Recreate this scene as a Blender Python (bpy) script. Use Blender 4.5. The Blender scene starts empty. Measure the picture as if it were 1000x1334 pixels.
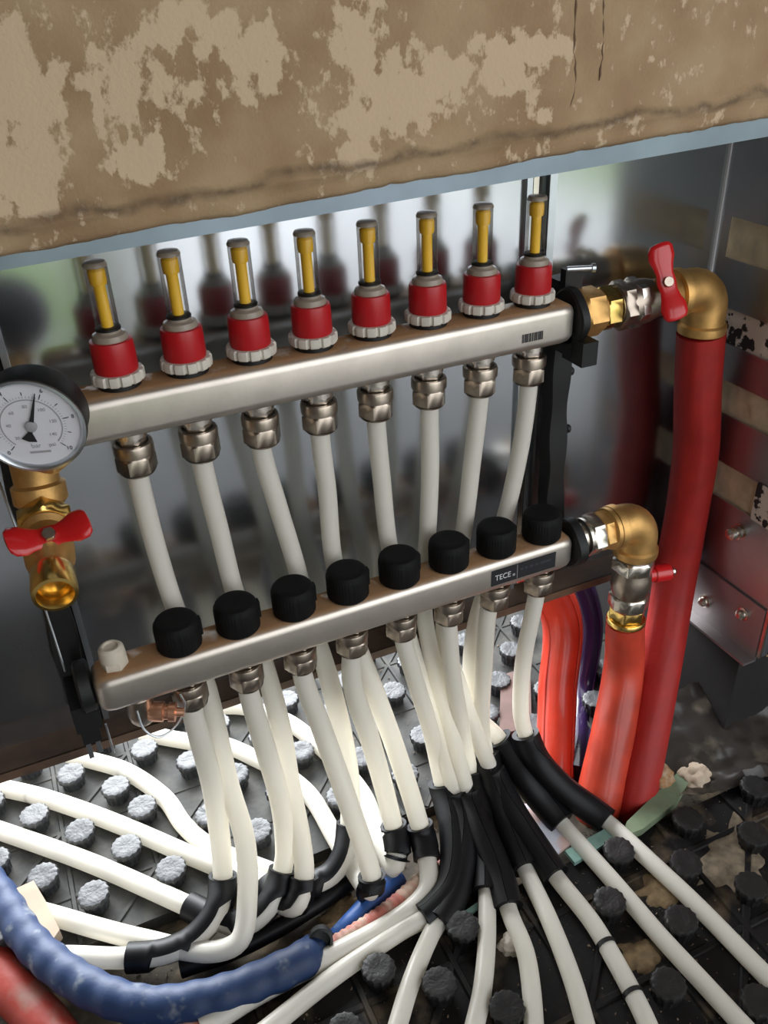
import bpy, math, random
from math import sin, cos, pi, radians, atan2, sqrt, hypot
from mathutils import Vector, Matrix, Euler
random.seed(7)
S = 0.001                                    # everything below is written in millimetres
sc = bpy.context.scene
COL = sc.collection
# ---------------------------------------------------------------- camera
CAM_P = Vector((-59.1, -617.4, 256.8)); CAM_R = Euler((1.0186, 0.0393, -0.4258), 'XYZ'); FPX = 1134.9
cd = bpy.data.cameras.new('camera'); co = bpy.data.objects.new('camera', cd); COL.objects.link(co)
co.location = CAM_P * S; co.rotation_euler = CAM_R
cd.sensor_fit = 'HORIZONTAL'; cd.sensor_width = 36; cd.lens = FPX / 1000 * 36; cd.clip_start = 0.02; cd.clip_end = 60
sc.camera = co
# ---------------------------------------------------------------- sky, sun, exposure
w = bpy.data.worlds.new('world'); sc.world = w; w.use_nodes = True
bg = w.node_tree.nodes['Background']; bg.inputs[0].default_value = (0.93, 0.96, 1.0, 1); bg.inputs[1].default_value = 2.6
def area(name, loc, rot, sx, sy, power, color=(1, 1, 1), portal=False):
    l = bpy.data.lights.new(name, 'AREA'); l.shape = 'RECTANGLE'; l.size = sx * S; l.size_y = sy * S
    l.energy = power; l.color = color
    if portal: l.cycles.is_portal = True
    o = bpy.data.objects.new(name, l); COL.objects.link(o); o.location = Vector(loc) * S; o.rotation_euler = rot
    return o
area('door_daylight_portal', (1045, -1545, 480), (radians(90), 0, 0), 2600, 2050, 1, portal=True)      # front door opening
area('rear_daylight', (250, 1500, 500), (radians(-62), 0, 0), 1600, 900, 120, (0.93, 0.97, 1.0))          # tall window of the room behind
sc.view_settings.view_transform = 'Standard'; sc.view_settings.look = 'None'
sc.view_settings.gamma = 1; sc.view_settings.use_curve_mapping = False; sc.view_settings.exposure = 0.15
sc.cycles.max_bounces = 10; sc.cycles.diffuse_bounces = 5; sc.cycles.glossy_bounces = 5
sc.cycles.transmission_bounces = 8; sc.cycles.sample_clamp_indirect = 6

MR = CAM_R.to_matrix()
def at(x, y, ax, v):
    """point of the world where photo pixel (x, y) meets the real plane axis ax = v (mm)"""
    d = MR @ Vector(((x - 500) / FPX, -(y - 667) / FPX, -1)); i = 'xyz'.index(ax)
    return CAM_P + d * ((v - CAM_P[i]) / d[i])

# ---------------------------------------------------------------- mesh builder
class MB:
    def __init__(s): s.v = []; s.f = []
    def add(s, vs, fs):
        b = len(s.v); s.v += [Vector(p) for p in vs]; s.f += [tuple(b + i for i in f) for f in fs]; return s
    def loft(s, rings, close=True, caps=(True, True)):
        n = len(rings[0]); vs = [p for r in rings for p in r]; fs = []
        for k in range(len(rings) - 1):
            for i in range(n if close else n - 1):
                j = (i + 1) % n; a = k * n
                fs.append((a + i, a + j, a + n + j, a + n + i))
        if caps[0]: fs.append(tuple(reversed(range(n))))
        if caps[1]: fs.append(tuple((len(rings) - 1) * n + i for i in range(n)))
        return s.add(vs, fs)
    def box(s, a, b):
        (x0, y0, z0), (x1, y1, z1) = a, b
        v = [(x, y, z) for z in (z0, z1) for y in (y0, y1) for x in (x0, x1)]
        return s.add(v, [(0, 2, 3, 1), (4, 5, 7, 6), (0, 1, 5, 4), (2, 6, 7, 3), (0, 4, 6, 2), (1, 3, 7, 5)])
    def lathe(s, o, axis, prof, n=24, mod=None, caps=(True, True), start=0):
        o = Vector(o); U, V, W = frame(axis); rings = []
        for k, (r, h) in enumerate(prof):
            ring = []
            for i in range(n):
                a = 2 * pi * i / n + start; rr = r * (mod(a, k) if mod else 1)
                ring.append(o + W * h + U * (rr * cos(a)) + V * (rr * sin(a)))
            rings.append(ring)
        return s.loft(rings, True, caps)
    def hexnut(s, o, axis, r, h, start=0, ch=0.12, n=6):
        """hexagon between flats 2r with chamfered corners"""
        R = r / cos(pi / n); o = Vector(o)
        def mod(a, k):
            q = ((a - start) % (2 * pi / n)) - pi / n
            return (r / cos(q)) / R
        N = n * 4
        def ring(rad, cap): return rad, cap
        U, V, W = frame(axis); rings = []
        for hh, lim in ((0, r * 0.93), (h * ch, None), (h * (1 - ch), None), (h, r * 0.93)):
            rr = []
            for i in range(N):
                a = 2 * pi * i / N + start; q = ((a - start) % (2 * pi / n)) - pi / n
                rad = r / cos(q)
                rad = min(rad, R * 0.985)
                if lim: rad = min(rad, r * 0.97)
                rr.append(o + W * hh + U * (rad * cos(a)) + V * (rad * sin(a)))
            rings.append(rr)
        return s.loft(rings)
    def shift(s, d):
        for p in s.v: p += d
        return s
    def tube(s, pts, r, n=16, caps=(True, True)):
        fr = frames(pts); rings = []
        for k, (p, U, V, W) in enumerate(fr):
            rr = r(k / (len(fr) - 1)) if callable(r) else r
            rings.append([p + U * (rr * cos(2 * pi * i / n)) + V * (rr * sin(2 * pi * i / n)) for i in range(n)])
        return s.loft(rings, True, caps)

def frame(axis):
    W = Vector(axis).normalized(); a = Vector((0, 0, 1)) if abs(W.z) < 0.9 else Vector((1, 0, 0))
    U = a.cross(W).normalized(); V = W.cross(U); return U, V, W
def frames(pts):
    n = len(pts); T = [(pts[min(i + 1, n - 1)] - pts[max(i - 1, 0)]).normalized() for i in range(n)]
    U = frame(T[0])[0]; out = []
    for i in range(n):
        U = (U - T[i] * U.dot(T[i])).normalized(); out.append((pts[i], U, T[i].cross(U), T[i]))
    return out
def smooth(pts, step=6.0):
    """Catmull-Rom through pts, resampled"""
    P = [Vector(p) for p in pts]; P = [P[0] * 2 - P[1]] + P + [P[-1] * 2 - P[-2]]; out = []
    for i in range(1, len(P) - 2):
        a, b, c, d = P[i - 1:i + 3]
        L = (c - b).length; m = max(2, int(L / step))
        t1, t2 = (c - a) , (d - b)
        la = (b - a).length; ld = (d - c).length
        m1 = t1 * (L / (la + L)); m2 = t2 * (L / (ld + L))
        for k in range(m):
            t = k / m; t_2 = t * t; t_3 = t_2 * t
            out.append(b * (2 * t_3 - 3 * t_2 + 1) + m1 * (t_3 - 2 * t_2 + t) + c * (-2 * t_3 + 3 * t_2) + m2 * (t_3 - t_2))
    out.append(P[-2]); return out

def worg(o):
    p = Vector((0, 0, 0))
    while o: p += o.location; o = o.parent
    return p / S
def obj(name, mb, mat, parent=None, angle=35, data=None):
    if data is None:
        org = worg(parent) if parent else Vector((0, 0, 0))
        me = bpy.data.meshes.new(name); me.from_pydata([tuple((p - org) * S) for p in mb.v], [], mb.f); me.update()
        me.shade_smooth(); me.set_sharp_from_angle(angle=radians(angle))
        me.materials.append(mat)
    else: me = data
    o = bpy.data.objects.new(name, me); COL.objects.link(o)
    if parent: o.parent = parent
    return o
def tag(o, label=None, cat=None, group=None, kind=None):
    if label: o['label'] = label
    if cat: o['category'] = cat
    if group: o['group'] = group
    if kind: o['kind'] = kind
    return o
def thing(name, loc, label, cat, group=None):
    o = bpy.data.objects.new(name, None); COL.objects.link(o); o.location = Vector(loc) * S; o.empty_display_size = 0.01
    return tag(o, label, cat, group)
def copyobj(o, parent, loc=None):
    c = o.copy(); COL.objects.link(c); c.parent = parent
    if loc is not None: c.location = loc
    return c

# ---------------------------------------------------------------- materials
def mat(name, base=(0.5, 0.5, 0.5), rough=0.5, metal=0.0, spec=0.5, coat=0.0, bump=0.0, bscale=200, var=0.0, vscale=30, trans=0.0, ior=1.45, col2=None, thr=None, rvar=0.0, stretch=None, sheen=0):
    m = bpy.data.materials.new(name); m.use_nodes = True; nt = m.node_tree; N = nt.nodes; L = nt.links
    b = N['Principled BSDF']; b.inputs['Base Color'].default_value = (*base, 1); b.inputs['Roughness'].default_value = rough
    b.inputs['Metallic'].default_value = metal; b.inputs['Specular IOR Level'].default_value = spec; b.inputs['IOR'].default_value = ior
    b.inputs['Coat Weight'].default_value = coat; b.inputs['Transmission Weight'].default_value = trans
    tc = N.new('ShaderNodeNewGeometry'); src = tc.outputs['Position']
    if stretch:
        mp = N.new('ShaderNodeVectorMath'); mp.operation = 'MULTIPLY'; mp.inputs[1].default_value = stretch
        L.new(src, mp.inputs[0]); src = mp.outputs[0]
    if var or col2:
        n = N.new('ShaderNodeTexNoise'); n.inputs['Scale'].default_value = vscale; n.inputs['Detail'].default_value = 6; L.new(src, n.inputs['Vector'])
        cr = N.new('ShaderNodeValToRGB'); c2 = col2 or tuple(c * (1 - var) for c in base)
        t = thr or (0.35, 0.65)
        cr.color_ramp.elements[0].position = t[0]; cr.color_ramp.elements[1].position = t[1]
        cr.color_ramp.elements[0].color = (*base, 1); cr.color_ramp.elements[1].color = (*c2, 1)
        L.new(n.outputs['Fac'], cr.inputs[0]); L.new(cr.outputs[0], b.inputs['Base Color'])
        if rvar:
            mr = N.new('ShaderNodeMapRange'); mr.inputs['To Min'].default_value = rough; mr.inputs['To Max'].default_value = rough + rvar
            L.new(n.outputs['Fac'], mr.inputs['Value']); L.new(mr.outputs[0], b.inputs['Roughness'])
    if bump:
        n2 = N.new('ShaderNodeTexNoise'); n2.inputs['Scale'].default_value = bscale; n2.inputs['Detail'].default_value = 5; L.new(src, n2.inputs['Vector'])
        bp = N.new('ShaderNodeBump'); bp.inputs['Strength'].default_value = bump; bp.inputs['Distance'].default_value = 0.001
        L.new(n2.outputs['Fac'], bp.inputs['Height']); L.new(bp.outputs[0], b.inputs['Normal'])
    return m
M = {}
M['galv'] = mat('galvanised_steel', (0.60, 0.63, 0.66), 0.13, 1.0, var=0.12, vscale=9, rvar=0.10, bump=0.05, bscale=25)
M['galv_matt'] = mat('galvanised_edge', (0.62, 0.66, 0.70), 0.32, 1.0, var=0.1, vscale=30)
def dusty(name, base, dust, rough, metal, amount=0.85):
    """metal with dust lying on its upward faces (the dust is really there)"""
    m = mat(name, base, rough, metal, var=0.12, vscale=40, bump=0.06, bscale=300); nt = m.node_tree; N = nt.nodes; L = nt.links
    b = N['Principled BSDF']; out = N['Material Output']
    d = N.new('ShaderNodeBsdfDiffuse'); d.inputs[0].default_value = (*dust, 1)
    g = N.new('ShaderNodeNewGeometry'); sp = N.new('ShaderNodeSeparateXYZ'); L.new(g.outputs['Normal'], sp.inputs[0])
    mr = N.new('ShaderNodeMapRange'); mr.inputs['From Min'].default_value = 0.6; mr.inputs['From Max'].default_value = 0.97
    mr.inputs['To Max'].default_value = amount; L.new(sp.outputs['Z'], mr.inputs['Value'])
    n = N.new('ShaderNodeTexNoise'); n.inputs['Scale'].default_value = 60; n.inputs['Detail'].default_value = 5; L.new(g.outputs['Position'], n.inputs['Vector'])
    mr2 = N.new('ShaderNodeMapRange'); mr2.inputs['From Min'].default_value = 0.18; mr2.inputs['From Max'].default_value = 0.46; L.new(n.outputs['Fac'], mr2.inputs['Value'])
    mul = N.new('ShaderNodeMath'); mul.operation = 'MULTIPLY'; L.new(mr.outputs[0], mul.inputs[0]); L.new(mr2.outputs[0], mul.inputs[1])
    mx = N.new('ShaderNodeMixShader'); L.new(mul.outputs[0], mx.inputs[0]); L.new(b.outputs[0], mx.inputs[1]); L.new(d.outputs[0], mx.inputs[2])
    L.new(mx.outputs[0], out.inputs[0]); return m
M['steel'] = dusty('stainless_bar', (0.66, 0.60, 0.53), (0.36, 0.205, 0.105), 0.38, 0.9, 1.0)
M['ledge'] = mat('dusty_ledge', (0.12, 0.07, 0.042), 0.55, var=.5, vscale=30, bump=.3)
M['nickel'] = mat('nickel', (0.46, 0.39, 0.32), 0.33, 1.0, var=0.25, vscale=60)
M['chrome'] = mat('bright_nickel', (0.78, 0.72, 0.64), 0.26, 1.0, var=0.15, vscale=80)
M['brass'] = mat('brass', (0.78, 0.46, 0.16), 0.46, 0.85, var=0.35, vscale=40, bump=0.15, bscale=500)
M['brass_b'] = mat('bright_brass', (0.85, 0.58, 0.18), 0.24, 1.0, var=0.2, vscale=60)
M['copper'] = mat('copper', (0.75, 0.40, 0.26), 0.35, 0.9)
M['red'] = mat('red_plastic', (0.42, 0.008, 0.012), 0.38, bump=0.04, bscale=500)
M['redh'] = mat('red_handle_lacquer', (0.52, 0.010, 0.012), 0.28, coat=0.3)
M['white'] = mat('ivory_plastic', (0.62, 0.57, 0.49), 0.45, var=0.15, vscale=90)
M['whited'] = mat('cream_plug_plastic', (0.60, 0.54, 0.44), 0.5)
M['black'] = mat('black_plastic', (0.004, 0.004, 0.004), 0.55, bump=0.1, bscale=300)
M['blackg'] = mat('glossy_black_plastic', (0.004, 0.004, 0.005), 0.38, spec=.3, var=0.3, vscale=30, rvar=0.15)
M['rubber'] = mat('black_rubber_cap', (0.004, 0.004, 0.004), 0.7, spec=0.25)
M['yellow'] = mat('yellow_scale', (0.85, 0.50, 0.03), 0.45)
M['dial'] = mat('dial_white', (0.66, 0.65, 0.68), 0.5)
M['ink'] = mat('print_black', (0.012, 0.012, 0.014), 0.6)
M['grey_ink'] = mat('print_grey', (0.32, 0.31, 0.32), 0.6)
M['pale_ink'] = mat('print_white', (0.62, 0.62, 0.62), 0.6)
M['dim_ink'] = mat('print_dim', (0.035, 0.035, 0.042), 0.6)
def thin_glass():
    m = bpy.data.materials.new('clear_sight_glass'); m.use_nodes = True; nt = m.node_tree; N = nt.nodes; L = nt.links
    t = N.new('ShaderNodeBsdfTransparent'); t.inputs[0].default_value = (0.97, 0.96, 0.94, 1)
    g = N.new('ShaderNodeBsdfGlossy'); g.inputs['Roughness'].default_value = 0.06
    f = N.new('ShaderNodeFresnel'); f.inputs[0].default_value = 1.4; mx = N.new('ShaderNodeMixShader')
    fm_ = N.new('ShaderNodeMath'); fm_.operation = 'MULTIPLY'; fm_.inputs[1].default_value = 0.75; L.new(f.outputs[0], fm_.inputs[0]); L.new(fm_.outputs[0], mx.inputs[0]); L.new(t.outputs[0], mx.inputs[1]); L.new(g.outputs[0], mx.inputs[2]); L.new(mx.outputs[0], N['Material Output'].inputs[0]); return m
M['glass'] = thin_glass()
M['frost'] = mat('cloudy_shoulder', (0.44, 0.37, 0.29), 0.25, trans=0.35)
M['redwrap'] = mat('red_insulation_film', (0.56, 0.034, 0.012), 0.36, coat=0.25, bump=0.35, bscale=60, var=0.25, vscale=25)
M['redmatt'] = mat('red_insulation_fibre', (0.36, 0.012, 0.008), 0.6, bump=0.3, bscale=250, var=0.2, vscale=40)
M['redrib'] = mat('ribbed_red_film', (0.56, 0.055, 0.026), 0.42, coat=0.2, bump=0.25, bscale=90, var=0.3, vscale=30)
M['purple'] = mat('dark_purple_film', (0.025, 0.012, 0.05), 0.2, coat=0.5, bump=0.4, bscale=90)
M['blue'] = mat('blue_sleeve', (0.010, 0.028, 0.085), 0.55, col2=(0.16, 0.18, 0.20), thr=(0.58, 0.74), vscale=45, bump=0.4, bscale=120)
M['bluefibre'] = mat('bright_blue_sleeve', (0.02, 0.08, 0.28), 0.5, col2=(0.25, 0.33, 0.45), thr=(0.6, 0.75), vscale=60, bump=0.3)
M['redsleeve'] = mat('red_sleeve', (0.27, 0.028, 0.016), 0.6, col2=(0.22, 0.13, 0.10), thr=(0.5, 0.75), vscale=30, bump=0.4, bscale=150)
M['pinksleeve'] = mat('dusty_red_sleeve', (0.42, 0.13, 0.10), 0.6, col2=(0.45, 0.33, 0.25), thr=(0.45, 0.6), vscale=50, bump=0.4, bscale=200)
M['board'] = mat('grey_insulation_board', (0.024, 0.024, 0.022), 0.6, spec=.3, col2=(0.06, 0.057, 0.048), thr=(0.45, 0.75), vscale=40, bump=0.35, bscale=160)
M['stud'] = mat('grey_stud', (0.048, 0.050, 0.054), 0.42, var=0.4, vscale=120, bump=0.5, bscale=350)
M['studd'] = mat('shaded_black_stud', (0.013, 0.012, 0.012), 0.5, var=0.4, vscale=120, bump=0.5, bscale=350)  # darker copy of the stud, shade of the front floor put into colour
M['boardd'] = mat('dirty_shaded_board', (0.006, 0.005, 0.005), 0.65, spec=.3, col2=(0.11, 0.08, 0.05), thr=(0.54, 0.74), vscale=22, bump=0.5, bscale=120)  # dirt patches over a base darkened to stand for the dim front
M['gap'] = mat('dirty_gap', (0.05, 0.04, 0.028), 0.85, col2=(0.20, 0.15, 0.09), thr=(.5, .7), vscale=25, bump=.8)
M['sand'] = mat('sand', (0.26, 0.18, 0.095), 0.9, var=0.45, vscale=120, bump=0.8, bscale=300)
M['cream'] = mat('cream_mortar', (0.66, 0.54, 0.36), 0.9, var=0.3, vscale=50, bump=0.6, bscale=150)
M['speck'] = mat('speckled_mortar', (0.66, 0.56, 0.48), 0.9, col2=(0.03, 0.02, 0.02), thr=(0.50, 0.54), vscale=95, bump=0.6)
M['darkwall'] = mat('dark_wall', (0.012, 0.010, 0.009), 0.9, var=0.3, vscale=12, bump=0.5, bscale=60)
M['foil'] = mat('dusty_black_film', (0.035, 0.030, 0.026), 0.28, col2=(0.22, 0.18, 0.14), thr=(0.55, 0.75), vscale=18, bump=0.4, bscale=50)
M['green'] = mat('pale_green_edge_strip', (0.20, 0.26, 0.16), 0.7, var=0.2, vscale=40, bump=0.4)
M['turq'] = mat('turquoise_scrap', (0.30, 0.50, 0.44), 0.7, var=0.2, vscale=60)
M['card'] = mat('brown_card', (0.13, 0.082, 0.070), 0.8, var=0.2, vscale=60)
M['cardedge'] = mat('grey_card_edge', (0.42, 0.42, 0.42), 0.8)
M['pinkcard'] = mat('pinkish_offcut', (0.60, 0.42, 0.38), 0.7, col2=(0.60, 0.60, 0.68), thr=(0.45, 0.55), vscale=30)
M['tie'] = mat('black_clip', (0.012, 0.012, 0.012), 0.4)
M['concrete'] = mat('grey_screed', (0.42, 0.42, 0.42), 0.8, var=0.2, vscale=4)
M['roomwall'] = mat('room_plaster', (0.50, 0.48, 0.45), 0.9, var=0.15, vscale=3)
M['paving'] = mat('pale_paving', (0.80, 0.78, 0.77), 0.8, var=0.08, vscale=3)
M['grass'] = mat('grass', (0.16, 0.26, 0.05), 0.9, var=0.5, vscale=9)
# PE-X pipe: milky plastic that lets light through
def pex(name, col, tr):
    m = bpy.data.materials.new(name); m.use_nodes = True; nt = m.node_tree; N = nt.nodes; L = nt.links
    out = N['Material Output']; b = N['Principled BSDF']; b.inputs['Base Color'].default_value = (*col, 1); b.inputs['Roughness'].default_value = 0.3
    t = N.new('ShaderNodeBsdfTranslucent'); t.inputs[0].default_value = (*col, 1)
    mx = N.new('ShaderNodeMixShader'); mx.inputs[0].default_value = tr; L.new(b.outputs[0], mx.inputs[1]); L.new(t.outputs[0], mx.inputs[2]); L.new(mx.outputs[0], out.inputs[0]); return m
M['pex'] = pex('milky_pipe', (0.86, 0.83, 0.75), 0.38)
# wall plaster: brown coat with paler scraped skim patches of their own shape
def plaster():
    m = bpy.data.materials.new('scraped_plaster'); m.use_nodes = True; nt = m.node_tree; N = nt.nodes; L = nt.links
    b = N['Principled BSDF']; b.inputs['Roughness'].default_value = 0.92
    g = N.new('ShaderNodeNewGeometry'); P = g.outputs['Position']
    def math_(op, a, c):
        n = N.new('ShaderNodeMath'); n.operation = op
        for i, q in enumerate((a, c)):
            if isinstance(q, (int, float)): n.inputs[i].default_value = q
            else: L.new(q, n.inputs[i])
        return n.outputs[0]
    tot = None
    for (px, py, rx, rz, k) in ((20, 110, 26, 40, 1), (30, 245, 24, 18, .9), (160, 90, 22, 26, .7), (180, 215, 20, 14, .9), (245, 25, 24, 14, .8), (330, 75, 26, 20, .9), (245, 115, 20, 18, .6),
                            (480, 110, 26, 40, .6), (560, 110, 26, 20, .9), (650, 90, 34, 22, .9), (720, 60, 20, 9, .7), (455, 30, 20, 22, .6), (470, 200, 16, 14, .5), (700, 150, 26, 8, .5), (520, 150, 20, 14, .7), (160, 150, 12, 22, .5)):
        c = at(px, py, 'y', -118)
        sub = N.new('ShaderNodeVectorMath'); sub.operation = 'SUBTRACT'; sub.inputs[1].default_value = tuple(c * S); L.new(P, sub.inputs[0])
        sca = N.new('ShaderNodeVectorMath'); sca.operation = 'MULTIPLY'; sca.inputs[1].default_value = (1000 / rx, 0, 1000 / rz); L.new(sub.outputs[0], sca.inputs[0])
        ln = N.new('ShaderNodeVectorMath'); ln.operation = 'LENGTH'; L.new(sca.outputs[0], ln.inputs[0])
        d = math_('MULTIPLY', math_('MAXIMUM', math_('SUBTRACT', 1.25, ln.outputs['Value']), 0), k)
        tot = d if tot is None else math_('ADD', tot, d)
    st = N.new('ShaderNodeVectorMath'); st.operation = 'MULTIPLY'; st.inputs[1].default_value = (1.0, 1, 0.7); L.new(P, st.inputs[0])
    n1 = N.new('ShaderNodeTexNoise'); n1.inputs['Scale'].default_value = 95; n1.inputs['Detail'].default_value = 8; n1.inputs['Roughness'].default_value = 0.62; L.new(st.outputs[0], n1.inputs['Vector'])
    n2 = N.new('ShaderNodeTexNoise'); n2.inputs['Scale'].default_value = 17; n2.inputs['Detail'].default_value = 5; L.new(P, n2.inputs['Vector'])
    v = math_('ADD', math_('MINIMUM', tot, 1.0), math_('MULTIPLY', math_('SUBTRACT', n1.outputs['Fac'], 0.5), 3.4))
    mr = N.new('ShaderNodeMapRange'); mr.inputs['From Min'].default_value = 0.28; mr.inputs['From Max'].default_value = 0.50; L.new(v, mr.inputs['Value'])
    base = N.new('ShaderNodeValToRGB'); e = base.color_ramp.elements
    e[0].position = 0.35; e[0].color = (0.27, 0.168, 0.088, 1); e[1].position = 0.62; e[1].color = (0.38, 0.265, 0.150, 1); L.new(n2.outputs['Fac'], base.inputs[0])
    top = N.new('ShaderNodeRGB'); top.outputs[0].default_value = (0.54, 0.40, 0.262, 1)
    mx = N.new('ShaderNodeMix'); mx.data_type = 'RGBA'; L.new(mr.outputs[0], mx.inputs[0]); L.new(base.outputs[0], mx.inputs[6]); L.new(top.outputs[0], mx.inputs[7])
    # uneven dark brown line along the wall just above the steel
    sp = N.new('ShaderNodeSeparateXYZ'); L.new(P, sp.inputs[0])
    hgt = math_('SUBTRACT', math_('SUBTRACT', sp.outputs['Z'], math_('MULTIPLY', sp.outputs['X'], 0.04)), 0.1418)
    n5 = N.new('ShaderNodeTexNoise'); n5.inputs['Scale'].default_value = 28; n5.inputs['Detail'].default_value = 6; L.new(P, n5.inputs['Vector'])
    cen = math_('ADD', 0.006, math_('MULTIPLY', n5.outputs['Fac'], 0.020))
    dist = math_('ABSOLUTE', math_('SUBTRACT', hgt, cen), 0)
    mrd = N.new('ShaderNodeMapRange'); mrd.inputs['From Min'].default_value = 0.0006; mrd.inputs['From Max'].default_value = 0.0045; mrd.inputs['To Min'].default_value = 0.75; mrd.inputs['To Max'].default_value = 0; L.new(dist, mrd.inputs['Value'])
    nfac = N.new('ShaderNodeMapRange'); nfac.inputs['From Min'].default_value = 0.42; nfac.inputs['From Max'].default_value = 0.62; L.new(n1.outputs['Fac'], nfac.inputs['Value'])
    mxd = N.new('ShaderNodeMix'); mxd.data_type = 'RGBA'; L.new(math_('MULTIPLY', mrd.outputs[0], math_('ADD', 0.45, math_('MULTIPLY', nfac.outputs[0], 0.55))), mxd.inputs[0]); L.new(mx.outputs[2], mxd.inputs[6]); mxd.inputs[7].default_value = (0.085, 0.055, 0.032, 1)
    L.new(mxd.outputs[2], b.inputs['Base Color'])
    n3 = N.new('ShaderNodeTexNoise'); n3.inputs['Scale'].default_value = 420; n3.inputs['Detail'].default_value = 4; L.new(P, n3.inputs['Vector'])
    h = math_('ADD', math_('MULTIPLY', mr.outputs[0], 0.6), n3.outputs['Fac'])
    bp = N.new('ShaderNodeBump'); bp.inputs['Strength'].default_value = 0.45; bp.inputs['Distance'].default_value = 0.001; L.new(h, bp.inputs['Height']); L.new(bp.outputs[0], b.inputs['Normal'])
    return m
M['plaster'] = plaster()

# ================================================================ SETTING
FZ = -545.0
def top_z(x, base, sl): return base + sl * x
# plaster wall over the cabinet: displaced face with a ragged lower lip
mb = MB(); xs = [-620 + 4 * i for i in range(int(1700 / 4) + 1)]; zs = [0, 3, 6, 9, 12, 15, 18, 22, 26, 32, 40, 60, 90, 130, 180, 260, 400, 1850]
from mathutils import noise as mnoise
def nz(x, y, z, s): return mnoise.noise(Vector((x, y, z)) * s)
rows = []
rag = lambda x: 1.6 * nz(x, 3, 0, 0.02) + 0.8 * nz(x, 9, 0, 0.11) + 0.6 * nz(x, 2, 0, 0.4)
for k, dz in enumerate(zs):
    row = []
    for x in xs:
        zb = 141.8 + 0.040 * x + rag(x)
        z = zb + dz
        bulge = 0 if dz > 60 else -3.0 * (1 - dz / 60) * (0.6 + nz(x, 1, dz, 0.03)) + (4 if dz == 0 else 0)
        ridge = -4.2 * math.exp(-((dz - 17 - 5 * nz(x, 5, 0, .012)) / 4.0) ** 2)
        y = -118 + bulge * 0.7 + ridge + 1.3 * nz(x, 0, z, 0.018) + 0.5 * nz(x, 0, z, 0.09)
        row.append(Vector((x, y, z)))
    rows.append(row)
back = [Vector((x, -40, rows[0][i].z + 2)) for i, x in enumerate(xs)]
mb.loft([back] + rows, close=False, caps=(False, False))
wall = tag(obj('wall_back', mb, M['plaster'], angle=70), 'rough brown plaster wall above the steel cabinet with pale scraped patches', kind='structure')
# vertical cracks in the plaster (drawn as thin dark ragged ribs on its face)
for nm, pts in (('trim_1', [(752, 0), (750, 60), (748, 110), (742, 150)]), ('trim_2', [(786, 0), (786, 60), (783, 105)])):
    P = smooth([at(x + random.uniform(-3, 3), y, 'y', -118.6) for x, y in pts], 3)
    m_ = MB().tube([p + Vector((nz(p.z, 1, 0, .2) * 1.5, 0, 0)) for p in P], lambda t: 0.5 + 0.35 * sin(t * 23), 6)
    tag(obj(nm, m_, mat('crack_line_' + nm, (0.16, 0.10, 0.06), 0.95)), 'vertical crack line in the plaster', kind='structure')
# solid wall body behind the plaster skin, and beside the cabinet
mb = MB().box((-620, -108, 190), (1080, 60, 2000)).box((600, -116, -395), (1080, 60, 190)).box((-620, -116, -300), (-215, 60, 190))
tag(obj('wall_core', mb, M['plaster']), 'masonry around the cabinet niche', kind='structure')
mb = MB()                                                     # wall foot under the cabinet, running back; its shade is put into the colour
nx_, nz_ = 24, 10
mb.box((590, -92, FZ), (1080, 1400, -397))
tag(obj('wall_right', mb, M['darkwall']), 'masonry below the cabinet side, coloured near-black as if unlit', kind='structure')
# room around the camera with a wide glazed doorway to the yard
mb = MB().box((-1700, -1650, -600), (-260, -1550, 2000)).box((120, -1650, -600), (270, -1550, 1500)).box((2350, -1650, -600), (2800, -1550, 2000)).box((-260, -1650, 1500), (2350, -1550, 2000))
tag(obj('wall_front', mb, M['roomwall']), 'room wall with the doorway behind the viewer', kind='structure')
tag(obj('wall_left', MB().box((-1800, -1650, -600), (-1700, 60, 2000)), M['roomwall']), 'left room wall', kind='structure')
tag(obj('wall_side', MB().box((2800, -1650, -600), (2900, 60, 2000)), M['roomwall']), 'right room wall', kind='structure')
tag(obj('ceiling', MB().box((-1800, -1650, 2000), (2900, 60, 2050)), M['roomwall']), 'room ceiling', kind='structure')
tag(obj('wall_back_far', MB().box((1080, -118, -545), (2800, 60, 2000)).box((-1700, -118, -300), (-620, 60, 2000)), M['roomwall']), 'rest of the back wall', kind='structure')
tag(obj('ground', MB().box((-6000, -9000, -620), (9000, -1650, -560)), M['paving']), 'pale paved yard outside', kind='structure')
tag(obj('lawn', MB().box((-6000, -9000, -561), (170, -1700, -552)).box((2300, -9000, -561), (9000, -1700, -552)).box((-6000, -9000, -561), (9000, -5200, -552)), M['grass']), 'grass outside', kind='structure')
tag(obj('floor_slab', MB().box((-1700, -1650, -640), (2800, 1600, -570)), M['concrete']), 'concrete slab', kind='structure')
tag(obj('floor_near', MB().box((-1700, -1550, -570), (2800, -560, FZ)), M['concrete']), 'bare screed of the room', kind='structure')

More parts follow.
